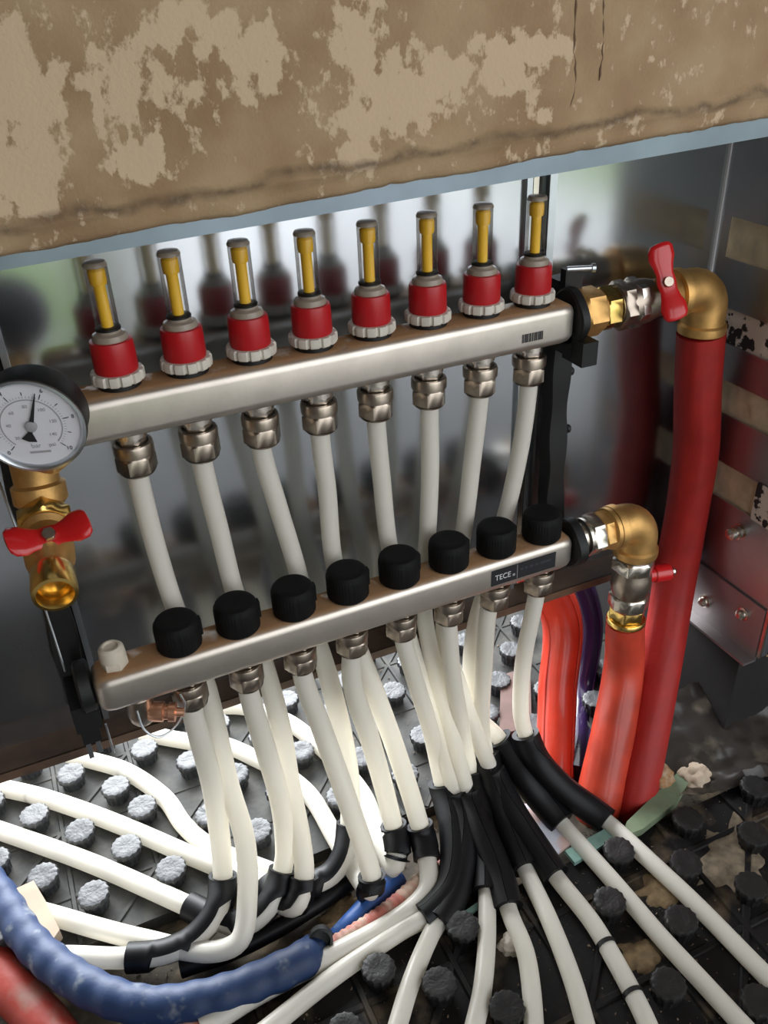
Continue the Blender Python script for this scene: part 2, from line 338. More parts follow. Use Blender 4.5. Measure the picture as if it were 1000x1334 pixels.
# ---------------------------------------------------------------- floor: stud boards
BY0, BY1 = -22, 900        # rear board
rear = tag(obj('floor', MB().box((-620, BY0, -570), (590, 900, FZ)), M['board']), 'grey underfloor heating stud board behind the pipes', kind='structure')
front = tag(obj('floor_front', MB().box((-420, -560, -570), (1000, -150, FZ)), M['boardd']), 'dirty underfloor heating stud board in front, shade painted into its dark colour', kind='structure')
trench = tag(obj('floor_trench', MB().box((-620, -150, -585), (590, BY0, -562)).box((590, -150, -585), (1000, 60, -556)), M['gap']), 'sandy gap between the two boards', kind='structure')
def ribs(x0, x1, y0, y1, ox, oy, p, h, wd, m, parent, diag=True):
    mb = MB(); step = 2 * p
    def bar(a, b, dh=0):
        a = Vector(a); b = Vector(b); d = (b - a).normalized(); n = Vector((-d.y, d.x, 0)) * wd
        z0, z1 = FZ - 2, FZ + h - dh
        v = [a + n * 1.3, a - n * 1.3, b - n * 1.3, b + n * 1.3]; t = [a + n * .6, a - n * .6, b - n * .6, b + n * .6]
        mb.add([Vector((q.x, q.y, z0)) for q in v] + [Vector((q.x, q.y, z1)) for q in t], [(4, 5, 6, 7), (0, 1, 5, 4), (1, 2, 6, 5), (2, 3, 7, 6), (3, 0, 4, 7)])
    x = ox
    while x - step > x0: x -= step
    X = x
    while x < x1:
        if x > x0: bar((x, y0, 0), (x, y1, 0), .1)
        x += step
    y = oy
    while y - step > y0: y -= step
    Y = y
    while y < y1:
        if y > y0: bar((x0, y, 0), (x1, y, 0), 1.3)
        y += step
    if diag:
        c = int((x1 - x0 + y1 - y0) / step) + 2
        for k in range(-c, c):
            for sgn in (1,):
                # line y - oy = sgn*(x - ox) + k*step*1
                pts = []
                for xx in (x0, x1):
                    yy = oy + sgn * (xx - ox) + k * 2 * step
                    pts.append((xx, yy))
                (xa, ya), (xb, yb) = pts
                def clip(xa, ya, xb, yb):
                    t0, t1 = 0, 1
                    dy = yb - ya
                    ta, tb = (y0 - ya) / dy, (y1 - ya) / dy
                    t0, t1 = max(0, min(ta, tb)), min(1, max(ta, tb))
                    if t1 - t0 < 0.01: return None
                    return (xa + (xb - xa) * t0, ya + dy * t0, 0), (xa + (xb - xa) * t1, ya + dy * t1, 0)
                q = clip(xa, ya, xb, yb)
                if q: bar(*q, .5)
    return obj('rib_grid', mb, m, parent)
ribs(-500, 590, BY0 + 2, 620, -150, 128, 44, 2.5, 3.2, M['board'], rear)
ribs(-200, 900, -520, -152, 353, -194, 45.5, 3.0, 4.0, M['boardd'], front)
def proj(P):
    c = MR.transposed() @ (Vector(P) - CAM_P); return 500 + FPX * c.x / -c.z, 667 - FPX * c.y / -c.z, -c.z

# ================================================================ CABINET
cab = thing('manifold_cabinet', (200, 45, -345), 'galvanised sheet steel manifold cabinet set into the plaster wall', 'cabinet')
obj('back_panel', MB().box((-215, 45, -326), (370, 47, 165)), M['galv'], cab)
obj('back_panel', MB().box((396, 45, -326), (592, 47, 165)), M['galv'], cab)
rail = obj('mounting_rail', MB().box((366, 40, -326), (371.5, 46, 165)).box((389, 40, -326), (396.5, 46, 165)).box((368, 60, -326), (396, 62, 165)).box((368, 46, -326), (370, 60, 165)).box((394, 46, -326), (396, 60, 165)), M['galv_matt'], cab)
obj('rail_slot_shade', MB().box((371.5, 56, -326), (389, 59, 165)), M['black'], rail)  # black box stands in for the shade inside the rail
obj('rail_screw_strip', MB().box((377.5, 48, -320), (383, 50, 165)), M['chrome'], rail)
lrail = obj('mounting_rail', MB().box((-92, 40, -326), (-87, 45, 165)).box((-74, 40, -326), (-69, 45, 165)), M['galv_matt'], cab)
obj('rail_slot_shade', MB().box((-87, 43, -326), (-74, 44.9, 165)), M['black'], lrail)  # black strip drawn for the shade in the slot
# side sheet with rectangular knock-outs and masonry behind them
side = MB(); zs = [166, 47.6, 9, -38, -73, -110, -145, -198, -239, -392]
y0, y1, ya, yb = -113, 45, -100, 30
X = 590
for i in range(len(zs) - 1):
    z1, z0 = zs[i], zs[i + 1]
    if i % 2 == 0: side.box((X, y0, z0), (X + 1.5, y1, z1))
    else: side.box((X, y0, z0), (X + 1.5, ya, z1)).box((X, yb, z0), (X + 1.5, y1, z1))
obj('side_panel', side, mat('side_sheet', (0.50, 0.51, 0.54), 0.36, 1.0, var=.2, vscale=12), cab)
obj('corner_seam', MB().box((588.2, 42, -326), (589.9, 44.9, 165)), mat('pale_seam', (0.75, 0.75, 0.75), .5), cab)  # thin pale non-metal strip along the corner
for i, (z1, z0, k) in enumerate(((47.6, 9, 'cream'), (-38, -73, 'speck'), (-110, -145, 'cream'), (-198, -239, 'cream'))):
    g = MB(); nx2, nz2 = 26, 9; rows = []
    for a in range(nz2 + 1):
        z = z0 - 3 + (z1 - z0 + 6) * a / nz2; rows.append([Vector((593.5 - 2.2 * max(0, nz(y, z, i * 9, .06)) - .9 * nz(y, z, i, .2), y, z)) for y in [ya - 4 + (yb - ya + 8) * b / nx2 for b in range(nx2 + 1)]])
    g.loft(rows, False, (False, False))
    obj('masonry_patch', g, M[k], cab, 60)
tag(obj('masonry_patch', MB().loft([[Vector((588.6 + nz(y, z, 3, .1), y, z)) for y in (-99, -92, -84, -76, -70, -66)] for z in (-196, -205, -214, -222, -230, -240)], False, (False, False)), M['speck'], cab, 60), 'speckled mortar splash')
# foot with bolts
foot = obj('foot_bracket', MB().box((587, -112, -398), (589.5, 30, -330)).box((572, -112, -400), (589.5, 20, -397)), mat('foot_sheet', (0.36, 0.34, 0.34), .4, .9), cab)
for (y, z) in ((-30, -372), (-85, -352)):
    obj('bolt', MB().lathe((587, y, z), (-1, 0, 0), [(8, 0), (8, 1.5), (5.5, 2), (5.5, 6), (3, 8)], 14), M['chrome'], foot)
b = obj('bolt', MB().lathe((590, -57, -261), (-1, 0, 0), [(9, 0), (9, 2), (5, 2.2), (5, 5), (8, 5.2), (8, 8), (5, 8.3), (5, 11), (7, 11.2), (6.5, 16), (3, 17)], 18), M['chrome'], cab)
obj('front_flange', MB().box((590, -116, -392), (622, -113, 166)), M['galv_matt'], cab)
obj('flange_edge', MB().box((588, -117, -392), (591, -113, 150)), M['chrome'], cab)
# top strip, slightly out of level as in the photograph
def strip(x0, x1):
    f0 = lambda x: 133.7 + 0.0285 * x; f1 = lambda x: 146.5 + 0.031 * x; v = []
    for x in (x0, x1):
        v += [Vector((x, -114, f0(x))), Vector((x, -114, f1(x) + 3)), Vector((x, -112.5, f1(x) + 3)), Vector((x, -112.5, f0(x)))]
    return MB().add(v, [(0, 4, 5, 1), (1, 5, 6, 2), (2, 6, 7, 3), (3, 7, 4, 0), (0, 1, 2, 3), (7, 6, 5, 4)])
obj('top_strip', strip(-215, 640), mat('dull_zinc', (0.24, 0.29, 0.33), 0.40, 0.9, var=.2, vscale=15), cab)
mbt = MB(); f1 = lambda x: 148 + 0.031 * x
mbt.add([(-215, -113, f1(-215)), (592, -113, f1(592)), (592, 46, f1(592)), (-215, 46, f1(-215)), (-215, -113, f1(-215) + 2), (592, -113, f1(592) + 2), (592, 46, f1(592) + 2), (-215, 46, f1(-215) + 2)],
        [(0, 3, 2, 1), (4, 5, 6, 7), (0, 1, 5, 4), (2, 3, 7, 6)])
obj('top_panel', mbt, M['galv'], cab)
obj('bottom_ledge', MB().box((-215, 13, -329), (592, 46, -326)).box((-215, 12, -335), (592, 14, -326)), M['ledge'], cab)
for x in (-2, 228, 404, 585):
    obj('edge_screw', MB().lathe((x, 44.9, 97 + 0.03 * x), (0, -1, 0), [(2.6, 0), (2.6, 1), (1.5, 1.5)], 10), M['ink'], cab)

# ================================================================ MANIFOLDS
def barprof(y0, y1, z0, z1, r, n=5):
    pts = []
    for cx, cz, a0 in ((y1 - r, z1 - r, 0), (y0 + r, z1 - r, 90), (y0 + r, z0 + r, 180), (y1 - r, z0 + r, 270)):
        for i in range(n + 1):
            a = radians(a0 + 90 * i / n); pts.append((cx + r * cos(a), cz + r * sin(a)))
    return pts
def bar(x0, x1, y0, y1, z0, z1, r):
    cy, cz = (y0 + y1) / 2, (z0 + z1) / 2; rings = []
    P = barprof(y0, y1, z0, z1, r)
    for x, k in ((x0, .55), (x0 + 2, .8), (x0 + 6, .95), (x0 + 12, 1), (x1 - 14, 1), (x1 - 7, .95), (x1 - 3, .84), (x1, .6)):
        rings.append([Vector((x, cy + (y - cy) * k, cz + (z - cz) * k)) for y, z in P])
    return MB().loft(rings)
def text_mesh(s, size, ext=0.15):
    cu = bpy.data.curves.new('lettering', 'FONT'); cu.body = s; cu.size = size; cu.extrude = ext / 2; cu.align_x = 'CENTER'; cu.align_y = 'CENTER'
    o = bpy.data.objects.new('lettering', cu); COL.objects.link(o); dg = bpy.context.evaluated_depsgraph_get()
    me = bpy.data.meshes.new_from_object(o.evaluated_get(dg)); bpy.data.objects.remove(o)
    v = [Vector(p.co) for p in me.vertices]; f = [tuple(p.vertices) for p in me.polygons]; return v, f
def lettering(name, s, size, origin, U, V, m, parent, sx=1.0):
    """flat print: text laid out along U (right) and V (up) at origin"""
    v, f = text_mesh(s, size); W = Vector(U).cross(Vector(V))
    mb = MB().add([Vector(origin) + Vector(U) * p.x * sx + Vector(V) * p.y + W * p.z for p in v], f)
    return obj(name, mb, m, parent)

sup = thing('supply_manifold', (175, 0, -24), 'upper stainless manifold bar carrying eight red flow meters', 'manifold')
UY0, UY1, UZ0, UZ1 = -21, 17, -23.5, 12
obj('bar_body', bar(-48, 384, UY0, UY1, UZ0, UZ1, 8), M['steel'], sup)
bc = MB(); x = 328; r = random.Random(3)
while x < 348: wd = r.choice((.5, .8, 1.2)); bc.box((x, UY0 - .25, -13), (x + wd, UY0 + .5, -5.5)); x += wd + r.choice((.4, .7))
obj('barcode_print', bc, M['ink'], sup)
# flow meter prototype, origin on top of the bar
def flow_meter(first):
    root = obj('flow_meter', MB().lathe((0, 0, 0), (0, 0, 1), [(14, -1), (15.6, 0), (15.6, 3.5), (13, 4)], 28).shift(worg(sup)), M['black'], sup); root.location = (Vector(first) - worg(sup)) * S
    o = worg(root)
    for v in root.data.vertices: pass
    z = lambda pr: [(a, b) for a, b in pr]
    def mod(a, k): return 1.0 if k in (0, 5) else (1.0 if (a * 12 / (2 * pi)) % 1 < 0.66 else 0.915)
    def P(nm, mbx, m, ang=35):
        for v in mbx.v: v += o
        return obj(nm, mbx, m, root, ang)
    P('locking_ring', MB().lathe((0, 0, 0), (0, 0, 1), [(14, 3.6), (18.2, 4), (19.2, 5), (19.2, 10), (18.4, 11.4), (15.5, 11.6)], 96, mod), M['white'], 30)
    P('red_collar', MB().lathe((0, 0, 0), (0, 0, 1), [(14.0, 11), (15.2, 11.6), (15.6, 13), (15.5, 26), (15.3, 32), (14.6, 34.2), (12, 34.8)], 40, lambda a, k: 1 + .006 * cos(30 * a)), M['red'])
    P('shoulder', MB().lathe((0, 0, 0), (0, 0, 1), [(12.6, 34), (12.6, 36.5), (11.6, 38.6), (9.6, 39.4), (8.6, 40), (8.6, 41.5)], 28), M['frost'])
    P('seal_ring', MB().lathe((0, 0, 0), (0, 0, 1), [(8.2, 41.5), (9.0, 41.8), (9.0, 43.2), (8.2, 43.6)], 24), M['black'])
    g = MB().lathe((0, 0, 0), (0, 0, 1), [(8.1, 43.4), (8.1, 85), (7.4, 87.6), (5.2, 88.6)], 28, caps=(True, True))
    P('sight_glass', g, M['glass'])
    P('glass_cap', MB().lathe((0, 0, 0), (0, 0, 1), [(6.0, 85.6), (8.3, 85.8), (8.3, 87.2), (7.2, 89), (3, 89.6)], 28), M['frost'])
    P('yellow_scale', MB().lathe((0, 0, 0), (0, 0, 1), [(4.2, 43.7), (4.2, 70), (4.2, 73), (5.6, 73.5), (6.0, 76), (6.0, 83), (4.6, 84.5)], 20), M['yellow'])
    return root
fm0 = flow_meter((0, 0, UZ1))
fix = []
for i in range(8):
    if i == 0: r_ = fm0
    else:
        r_ = copyobj(fm0, sup); r_.location = fm0.location + Vector((50 * i * S, 0, 0))
        for ch in fm0.children: copyobj(ch, r_)
        r_.rotation_euler.z = 0.9 * i
# the meshes of the prototype were built before it was moved: nothing else to do
def union(x, y, ztop, parent, first=None):
    """threaded nipple with a rimmed compression nut below a bar"""
    if first:
        c = copyobj(first, parent, first.location + Vector((x[0], 0, 0))); 
        for ch in first.children: copyobj(ch, c)
        return c
    n = obj('outlet_nipple', MB().hexnut((x, y, ztop - 14), (0, 0, 1), 10.5, 15, .2).lathe((x, y, ztop - 6), (0, 0, 1), [(12.5, 0), (12.5, 5)], 24), M['chrome'], parent)
    nut = MB().lathe((x, y, ztop - 38), (0, 0, 1), [(9.2, 0), (12.3, 0), (14.0, 2)], 24, caps=(True, False)).hexnut((x, y, ztop - 36.5), (0, 0, 1), 13.6, 15, .5)
    nut.lathe((x, y, ztop - 22), (0, 0, 1), [(13.6, 0), (15.2, 1), (15.4, 8), (14.6, 10), (12.4, 10.3), (11.6, 8)], 32)
    obj('compression_nut', nut, M['nickel'], n)
    return n
u0 = union(0, 0, UZ0 + 1, sup)
for i in range(1, 8): union((50 * i * S,), 0, 0, sup, u0)
# ---- lower manifold
LY = -36; ret = thing('return_manifold', (160, LY, -240), 'lower stainless manifold bar with eight black protective caps', 'manifold')
LZ0, LZ1 = -241, -206
obj('bar_body', bar(-73, 378, -54, -18, LZ0, LZ1, 8), M['steel'], ret)
# label plate with lettering on the front face
p0, p1 = at(640, 760, 'y', -54.3), at(722, 722, 'y', -54.3)
zc = -223.5; lx0, lx1 = at(640, 752, 'y', -54.3).x, at(723, 730, 'y', -54.3).x
obj('label_plate', MB().box((lx0, -54.6, zc - 8.6), (lx1, -53.6, zc + 8.6)), M['ink'], ret)
Ux, Vz = Vector((1, 0, 0)), Vector((0, 0, 1))
lettering('lettering', 'TECE', 8.6, (lx0 + 12.2, -54.75, zc - .6), Ux, Vz, M['pale_ink'], ret, 0.86)
obj('label_mark', MB().box((lx0 + 22.8, -54.75, zc - 3.6), (lx0 + 25.2, -54.6, zc - 1.2)).box((lx0 + 27.5, -54.72, zc - 8), (lx0 + 27.9, -54.6, zc + 8)), M['grey_ink'], ret)
mk = MB(); r = random.Random(5); x = lx0 + 31
while x < lx1 - 5:
    wd = r.uniform(1.5, 4); mk.box((x, -54.72, zc + .2), (x + wd, -54.6, zc + 2.6)); x += wd + r.choice((.6, .6, 2.4))
obj('faint_print', mk, M['dim_ink'], ret)
capm = MB().lathe((0, LY, LZ1), (0, 0, 1), [(14, -.5), (17.0, 0), (18.4, 2), (18.6, 20), (18.0, 24), (16.2, 26.6), (13.5, 27.6), (10, 27.2)], 90, lambda a, k: 1 + (.012 * (1 if (a * 45 / pi) % 2 < 1 else -1) if 1 < k < 5 else 0))
c0 = obj('protective_cap', capm, M['rubber'], ret)
nub = obj('cap_tab', MB().box((15, LY - 3, LZ1 + 6), (20, LY + 3, LZ1 + 22)), M['rubber'], c0)
l0 = union(0, LY, LZ0 + 8, ret)
for i in range(1, 8):
    c = copyobj(c0, ret, Vector((50 * i * S, 0, 0))); copyobj(nub, c)
    union((50 * i * S,), 0, 0, ret, l0)
# plug and drain valve at the left end of the lower bar
obj('plug', MB().hexnut((-53, LY, LZ1 - 1), (0, 0, 1), 9.5, 9, 0.3).lathe((-53, LY, LZ1 + 7), (0, 0, 1), [(10.5, 0), (10.8, 1.5), (10, 10), (7.5, 12.5), (6, 12.5), (5.4, 10.5), (1, 10)], 24), M['whited'], ret)
dv = obj('drain_valve', MB().lathe((-42, LY - 4, LZ0 + 2), (0, 0, -1), [(11, 0), (12, 1), (12, 18), (10.5, 26), (8, 30)], 24), M['nickel'], ret)
obj('drain_cap', MB().lathe((-33, LY - 12, LZ0 - 15), (.85, -.35, -.1), [(7, -4), (8.5, 0), (8.5, 8), (6.5, 9), (6.5, 12), (8.2, 12.5), (8.2, 18), (4, 19), (3.5, 25)], 20), M['copper'], dv)
obj('wire_loop', MB().tube(smooth([(-46, LY - 17, LZ0 - 4), (-44, LY - 22, LZ0 - 22), (-34, LY - 24, LZ0 - 33), (-18, LY - 22, LZ0 - 28), (-8, LY - 18, LZ0 - 14), (-10, LY - 16, LZ0 - 2)], 3), 1.0, 8), M['galv_matt'], dv)

# ---- black holding brackets (one on each side, spanning both bars)
def bracket(xu, xl, label):
    t = thing('manifold_bracket', ((xu + xl) / 2, 30, -330), label, 'bracket')
    pts = [Vector((xu, 22, 22)), Vector((xu, 24, -60)), Vector((xu + .3 * (xl - xu), 22, -130)), Vector(((xu + xl) / 2, 20, -190)), Vector((xl, 14, -240)), Vector((xl, 10, -262))]
    P = smooth(pts, 10); rings = []
    for k, p in enumerate(P):
        wd = 11 + 1.2 * sin(k * .9); dp = 9 + 1.0 * cos(k * .7)
        rings.append([p + Vector((a * wd, b * dp, 0)) for a, b in ((-.85, -1), (.85, -1), (1, -.7), (1, .8), (.85, 1), (-.85, 1), (-1, .8), (-1, -.7))])
    obj('upright', MB().loft(rings), M['black'], t)
    for q in (3, 9, 15):
        if q < len(P): obj('rivet', MB().lathe(P[q] + Vector((12, -3, 0)), (1, 0, 0), [(4.5, 0), (4.5, 3), (2.5, 5)], 14), M['black'], t)
    return t
def clamp(parent, x0, x1, cy, cz, r_in, r_out, nm='clamp_ring'):
    n = 36; rings = []
    for x, ro in ((x0, r_out - 2), (x0 + 1.5, r_out), (x1 - 1.5, r_out), (x1, r_out - 2)):
        rings.append([Vector((x, cy + ro * (1.0 + .04 * cos(4 * a)) * cos(a), cz + ro * (1.0 + .04 * cos(4 * a)) * sin(a))) for a in [2 * pi * i / n for i in range(n)]])
    return obj(nm, MB().loft(rings), M['black'], parent)
br = bracket(397, 398, 'black plastic manifold bracket behind the right ends of both bars')
clamp(br, 384, 394, -2, -6, 18, 25)
obj('clamp_tail', MB().box((385, -30, -44), (401, 0, -22)), M['black'], br)
obj('clamp_arm', MB().box((384, -14, -40), (400, 20, -20)), M['black'], br)
obj('clamp_lug', MB().box((386, 4, 12), (404, 12, 34)), M['black'], br)
obj('clamp_screw', MB().tube([Vector((388, 6, 34)), Vector((408, -2, 34))], 2.4, 10).lathe((408, -2, 34), (1, -.4, 0), [(4, 0), (4, 3), (2, 4)], 12), M['galv_matt'], br)
clamp(br, 378, 390, LY, -224, 18, 25)
bl = bracket(-84, -88, 'black plastic manifold bracket behind the left ends of both bars')
obj('clamp_body', MB().lathe((-86, -26, -226), (1, 0, 0), [(18, 0), (22, 2), (22, 11), (18, 13)], 24).box((-95, -40, -262), (-74, 12, -236)), M['black'], bl)
obj('clamp_foot', MB().box((-93, -30, -285), (-78, -8, -262)), M['black'], bl)
obj('foot_pin', MB().box((-92, -28, -303), (-88, -24, -285)), M['galv_matt'], bl); obj('foot_pin', MB().box((-84, -28, -300), (-80, -24, -285)), M['galv_matt'], bl)
obj('edge_wire', MB().tube([Vector((-72, -38, -262)), Vector((-72, -38, -296))], .9, 8), M['galv_matt'], bl)
obj('edge_wire', MB().tube(smooth([(-98, 8, -20), (-97, 6, -60), (-94, 0, -110), (-92, -6, -170), (-91, -16, -214)], 10), .9, 8), M['galv_matt'], bl)

# ---- pressure gauge
gc = at(41, 554, 'y', -78); gn = Vector((-0.30, -0.94, -0.12)).normalized()
ga = thing('pressure_gauge', gc - gn * 10 - Vector((0, 0, 34)), 'round black pressure gauge with white dial at the left frame edge', 'gauge')
GU = Vector((0, 0, 1)).cross(gn).normalized() * 1; GU = -gn.cross(Vector((0, 0, 1))).normalized(); GV = GU.cross(gn) * -1
# make sure right/up are as the viewer sees them
if GU.x < 0: GU = -GU
GV = gn.cross(GU); 
if GV.z < 0: GV = -GV
R_ = 32.5
obj('case', MB().lathe(gc - gn * 24, gn, [(20, 0), (R_ - 2, 1.5), (R_ - .5, 5), (R_ - .5, 21), (R_ + .8, 22), (R_ + .8, 26)], 64, caps=(True, False)), M['black'], ga)
obj('bezel_ring', MB().lathe(gc, gn, [(R_ + .8, 1.5), (R_ + .4, 3.2), (R_ - 1.2, 3.6), (R_ - 2.6, 2.2), (R_ - 3.2, .2)], 64, caps=(False, False)), M['galv_matt'], ga)
dial = obj('dial', MB().lathe(gc - gn * 1, gn, [(R_ - .5, 0), (R_ - .8, 1.2)], 64), M['dial'], ga)
def gp(a, rr, h=.5): return gc + GU * (rr * sin(a)) + GV * (rr * cos(a)) + gn * h
tk = MB(); tk2 = MB()
def tick(m_, a, r0, r1, wd, h=.45):
    t = (GU * cos(a) - GV * sin(a)) * wd
    A, B = gp(a, r0, h), gp(a, r1, h); m_.add([A - t, A + t, B + t, B - t], [(0, 1, 2, 3)])
for k in range(11):
    a = radians(-135 + 27 * k); tick(tk, a, 20.0 if k % 2 == 0 else 21.5, 23.8, .28)
for k in range(51):
    a = radians(-135 + 5.4 * k); tick(tk2, a, 19.5, 21, .16)
for k in range(60):
    a0, a1 = radians(-135 + 4.5 * k), radians(-135 + 4.5 * (k + 1))
    tk2.add([gp(a0, 17.9, .42), gp(a0, 18.7, .42), gp(a1, 18.7, .42), gp(a1, 17.9, .42)], [(0, 1, 2, 3)])
obj('scale_ticks', tk, M['ink'], dial); obj('inner_scale', tk2, M['grey_ink'], dial)
for k, s_ in ((0, '0'), (2, '2'), (4, '4'), (6, '6'), (8, '8'), (10, '10')):
    a = radians(-135 + 27 * k); lettering('numeral', s_, 3.8, gp(a, 26.4, .45), GU, GV, M['ink'], dial)
for k, s_ in enumerate(('20', '40', '60', '80', '100', '120', '140')):
    a = radians(-128 + 42 * k); lettering('numeral', s_, 3.2, gp(a, 13.6, .45), GU, GV, M['grey_ink'], dial)
lettering('lettering', 'bar', 4.6, gc - GV * 15 - GU * 1 + gn * .45, GU, GV, M['grey_ink'], dial)
lettering('lettering', 'psi', 4.0, gc - GV * 15 + GU * 9 + gn * .45, GU, GV, M['grey_ink'], dial)
obj('dial_line', MB().add([gc - GV * 20.5 - GU * 6 + gn * .45, gc - GV * 20.5 + GU * 7 + gn * .45, gc - GV * 18.9 + GU * 7 + gn * .45, gc - GV * 18.9 - GU * 6 + gn * .45], [(0, 1, 2, 3)]), M['grey_ink'], dial)
na = radians(20)
dr = GU * sin(na) + GV * cos(na); dn = dr.cross(gn)
needle = MB()
def flat(m_, pts, h0, h1):
    n = len(pts); m_.loft([[p + gn * h0 for p in pts], [p + gn * h1 for p in pts]])
flat(needle, [gc + dr * 24 + dn * .2, gc + dr * 24 - dn * .2, gc - dn * 1.5, gc - dr * 5 - dn * 1.3, gc - dr * 10.5 - dn * 4.6, gc - dr * 11.5, gc - dr * 10.5 + dn * 4.6, gc - dr * 5 + dn * 1.3, gc + dn * 1.5], 1.2, 1.8)
obj('needle', needle, M['ink'], ga)
obj('needle_hub', MB().lathe(gc, gn, [(3.6, .8), (3.6, 2.4), (2.6, 2.9)], 24), M['grey_ink'], ga)
# ---- brass inlet block with butterfly valve under the gauge
vb = thing('brass_drain_valve', (-70, -40, -90), 'brass drain valve with red butterfly handle below the pressure gauge', 'valve')
A = Vector((-64, -6, -6)); 
obj('inlet_block', MB().hexnut((-60, -2, -6), (-1, 0, 0), 18, 26, .3).lathe((-70, -4, -2), (-.05, -.25, -1), [(16, -10), (18, 0), (18.5, 22), (16, 26), (16, 42), (19, 44), (19, 56), (15, 60)], 28), M['brass'], vb)
obj('gauge_stem', MB().tube([gc - gn * 14 - GV * 26, gc - gn * 14 - GV * 40, Vector((-68, -14, -26))], 6.5, 14).hexnut(gc - gn * 14 - GV * 40, GV, 10, 9), M['brass'], vb)
B = at(72, 775, 'y', -112); ax = (B - Vector((-73, -20, -62))).normalized(); st = B - ax * 88
obj('valve_body', MB().lathe(st, ax, [(15, 0), (17, 2), (17, 22), (14, 26), (15, 34), (17, 42), (16.2, 54), (12.5, 60), (12.5, 66), (12.5, 66.5)], 30), M['brass'], vb)
obj('hex_collar', MB().hexnut(st + ax * 6, ax, 18, 14, .4), M['brass_b'], vb)
o_ = MB().lathe(B, ax, [(14.0, -22), (14.6, -20), (15.0, -3), (14.4, 0), (12.0, .4), (11.2, -1), (10.4, -3), (11.0, -4), (10.2, -6), (10.8, -7), (10.0, -9), (9.6, -14), (2, -14.5)], 40)
obj('threaded_mouth', o_, M['brass_b'], vb)
hp = at(66, 702, 'y', -66)
def butterfly(parent, c, up, along, wd=24, hh=9.5, th=4.5, sag=6):
    """two-lobed handle: lobes at both ends of a bridge"""
    up = Vector(up).normalized(); al = (Vector(along) - up * Vector(along).dot(up)).normalized(); sd = up.cross(al)
    secs = []
    for t, w_, h_ in ((-1.0, 3, 2.2), (-.97, hh * .72, 5), (-.86, hh * .98, 6.2), (-.62, hh, 6), (-.42, hh * .78, 4.5), (-.22, hh * .66, 3.6), (0, hh * .75, 3.6), (.22, hh * .66, 3.6), (.42, hh * .78, 4.5), (.62, hh, 6), (.86, hh * .98, 6.2), (.97, hh * .72, 5), (1.0, 3, 2.2)):
        o = c + al * (t * wd) + up * (sag * (abs(t) ** 1.3)) + sd * (-2.5 * t)
        secs.append([o + sd * (w_ * cos(a)) + up * (h_ * .62 * sin(a)) for a in [2 * pi * i / 14 for i in range(14)]])
    h = obj('butterfly_handle', MB().loft(secs), M['redh'], parent, 60)
    obj('handle_nut', MB().hexnut(c + up * 1.5, up, 4.2, 4.5), M['nickel'], h)
    return h
obj('valve_stem', MB().lathe(hp - Vector((0, 0, 20)), (0, 0, 1), [(8, 0), (8, 12), (5, 13), (5, 22)], 18), M['brass'], vb)
butterfly(vb, hp + Vector((0, -9, 7)), (0, -.55, .85), (1, .12, .04), 27, 11.5, sag=8)

# ---- right end of the upper bar: union nut, ball valve, elbow
uv = thing('upper_ball_valve', (450, 0, -22), 'brass ball valve with upright red butterfly handle at right end of upper bar', 'valve')
cy, cz = -2, -5
obj('union_nut', MB().hexnut((396, cy, cz), (1, 0, 0), 19.5, 22, .15).lathe((390, cy, cz), (1, 0, 0), [(15, 0), (15, 8)], 24), M['brass'], uv)
obj('nipple', MB().hexnut((418, cy, cz), (1, 0, 0), 17.5, 16, .4), M['brass_b'], uv)
obj('valve_body', MB().lathe((434, cy, cz), (1, 0, 0), [(14, 0), (18, 1), (18, 4), (20, 12), (21, 24), (20, 36), (18, 44), (16.5, 60), (16.5, 70)], 32), M['nickel'], uv)
obj('hex_collar', MB().hexnut((436, cy, cz), (1, 0, 0), 19.8, 13, .15), M['nickel'], uv)
obj('hex_collar', MB().hexnut((452, cy, cz), (1, 0, 0), 20.4, 10, .2), M['chrome'], uv)
obj('threaded_end', MB().lathe((490, cy, cz), (1, 0, 0), [(17, 0)] + [(17.6 - (k % 2) * 1.1, 1 + k * 1.3) for k in range(10)] + [(16, 14)], 28), M['brass'], uv)
hc = at(868, 368, 'y', -26)
obj('valve_stem', MB().lathe((483, -6, 6), (hc - Vector((483, -6, 6))), [(9, 0), (9, 9), (5.5, 10), (5.5, 19)], 18), M['brass'], uv)
butterfly(uv, hc, (-.30, -.86, .42), (at(884, 408, 'y', -34) - at(860, 326, 'y', -10)), 34, 12, sag=4)
def elbow(parent, corner, r, x0, z1, m):
    c = Vector(corner); R2 = r * 1.02
    pts = [Vector((x0, c.y, c.z)), Vector((c.x - R2, c.y, c.z))]
    for i in range(1, 9):
        a = radians(90 - 90 * i / 8); pts.append(Vector((c.x - R2 + R2 * cos(a), c.y, c.z - R2 + R2 * sin(a))))
    pts.append(Vector((c.x, c.y, z1)))
    n = len(pts); prof = [r * 1.0] * n
    mb = MB(); fr = frames(pts); rings = []
    for k, (p, U, V, W) in enumerate(fr): rings.append([p + (U * cos(2 * pi * i / 28) + V * sin(2 * pi * i / 28)) * r for i in range(28)])
    mb.loft(rings)
    mb.lathe((x0 - 1, c.y, c.z), (1, 0, 0), [(r * .8, 0), (r * 1.10, .6), (r * 1.12, 2), (r * 1.12, 8), (r, 10)], 32)
    mb.lathe((c.x, c.y, z1), (0, 0, 1), [(r * .8, -1), (r * 1.10, 0), (r * 1.12, 2), (r * 1.12, 8), (r, 10)], 32)
    return mb
ue = thing('brass_elbow', (545, 0, -50), 'large brass elbow at the top of the long red insulated pipe', 'pipe fitting')
obj('elbow_body', elbow(ue, (545, -1, -5), 20.5, 503, -49, M['brass']), M['brass'], ue)
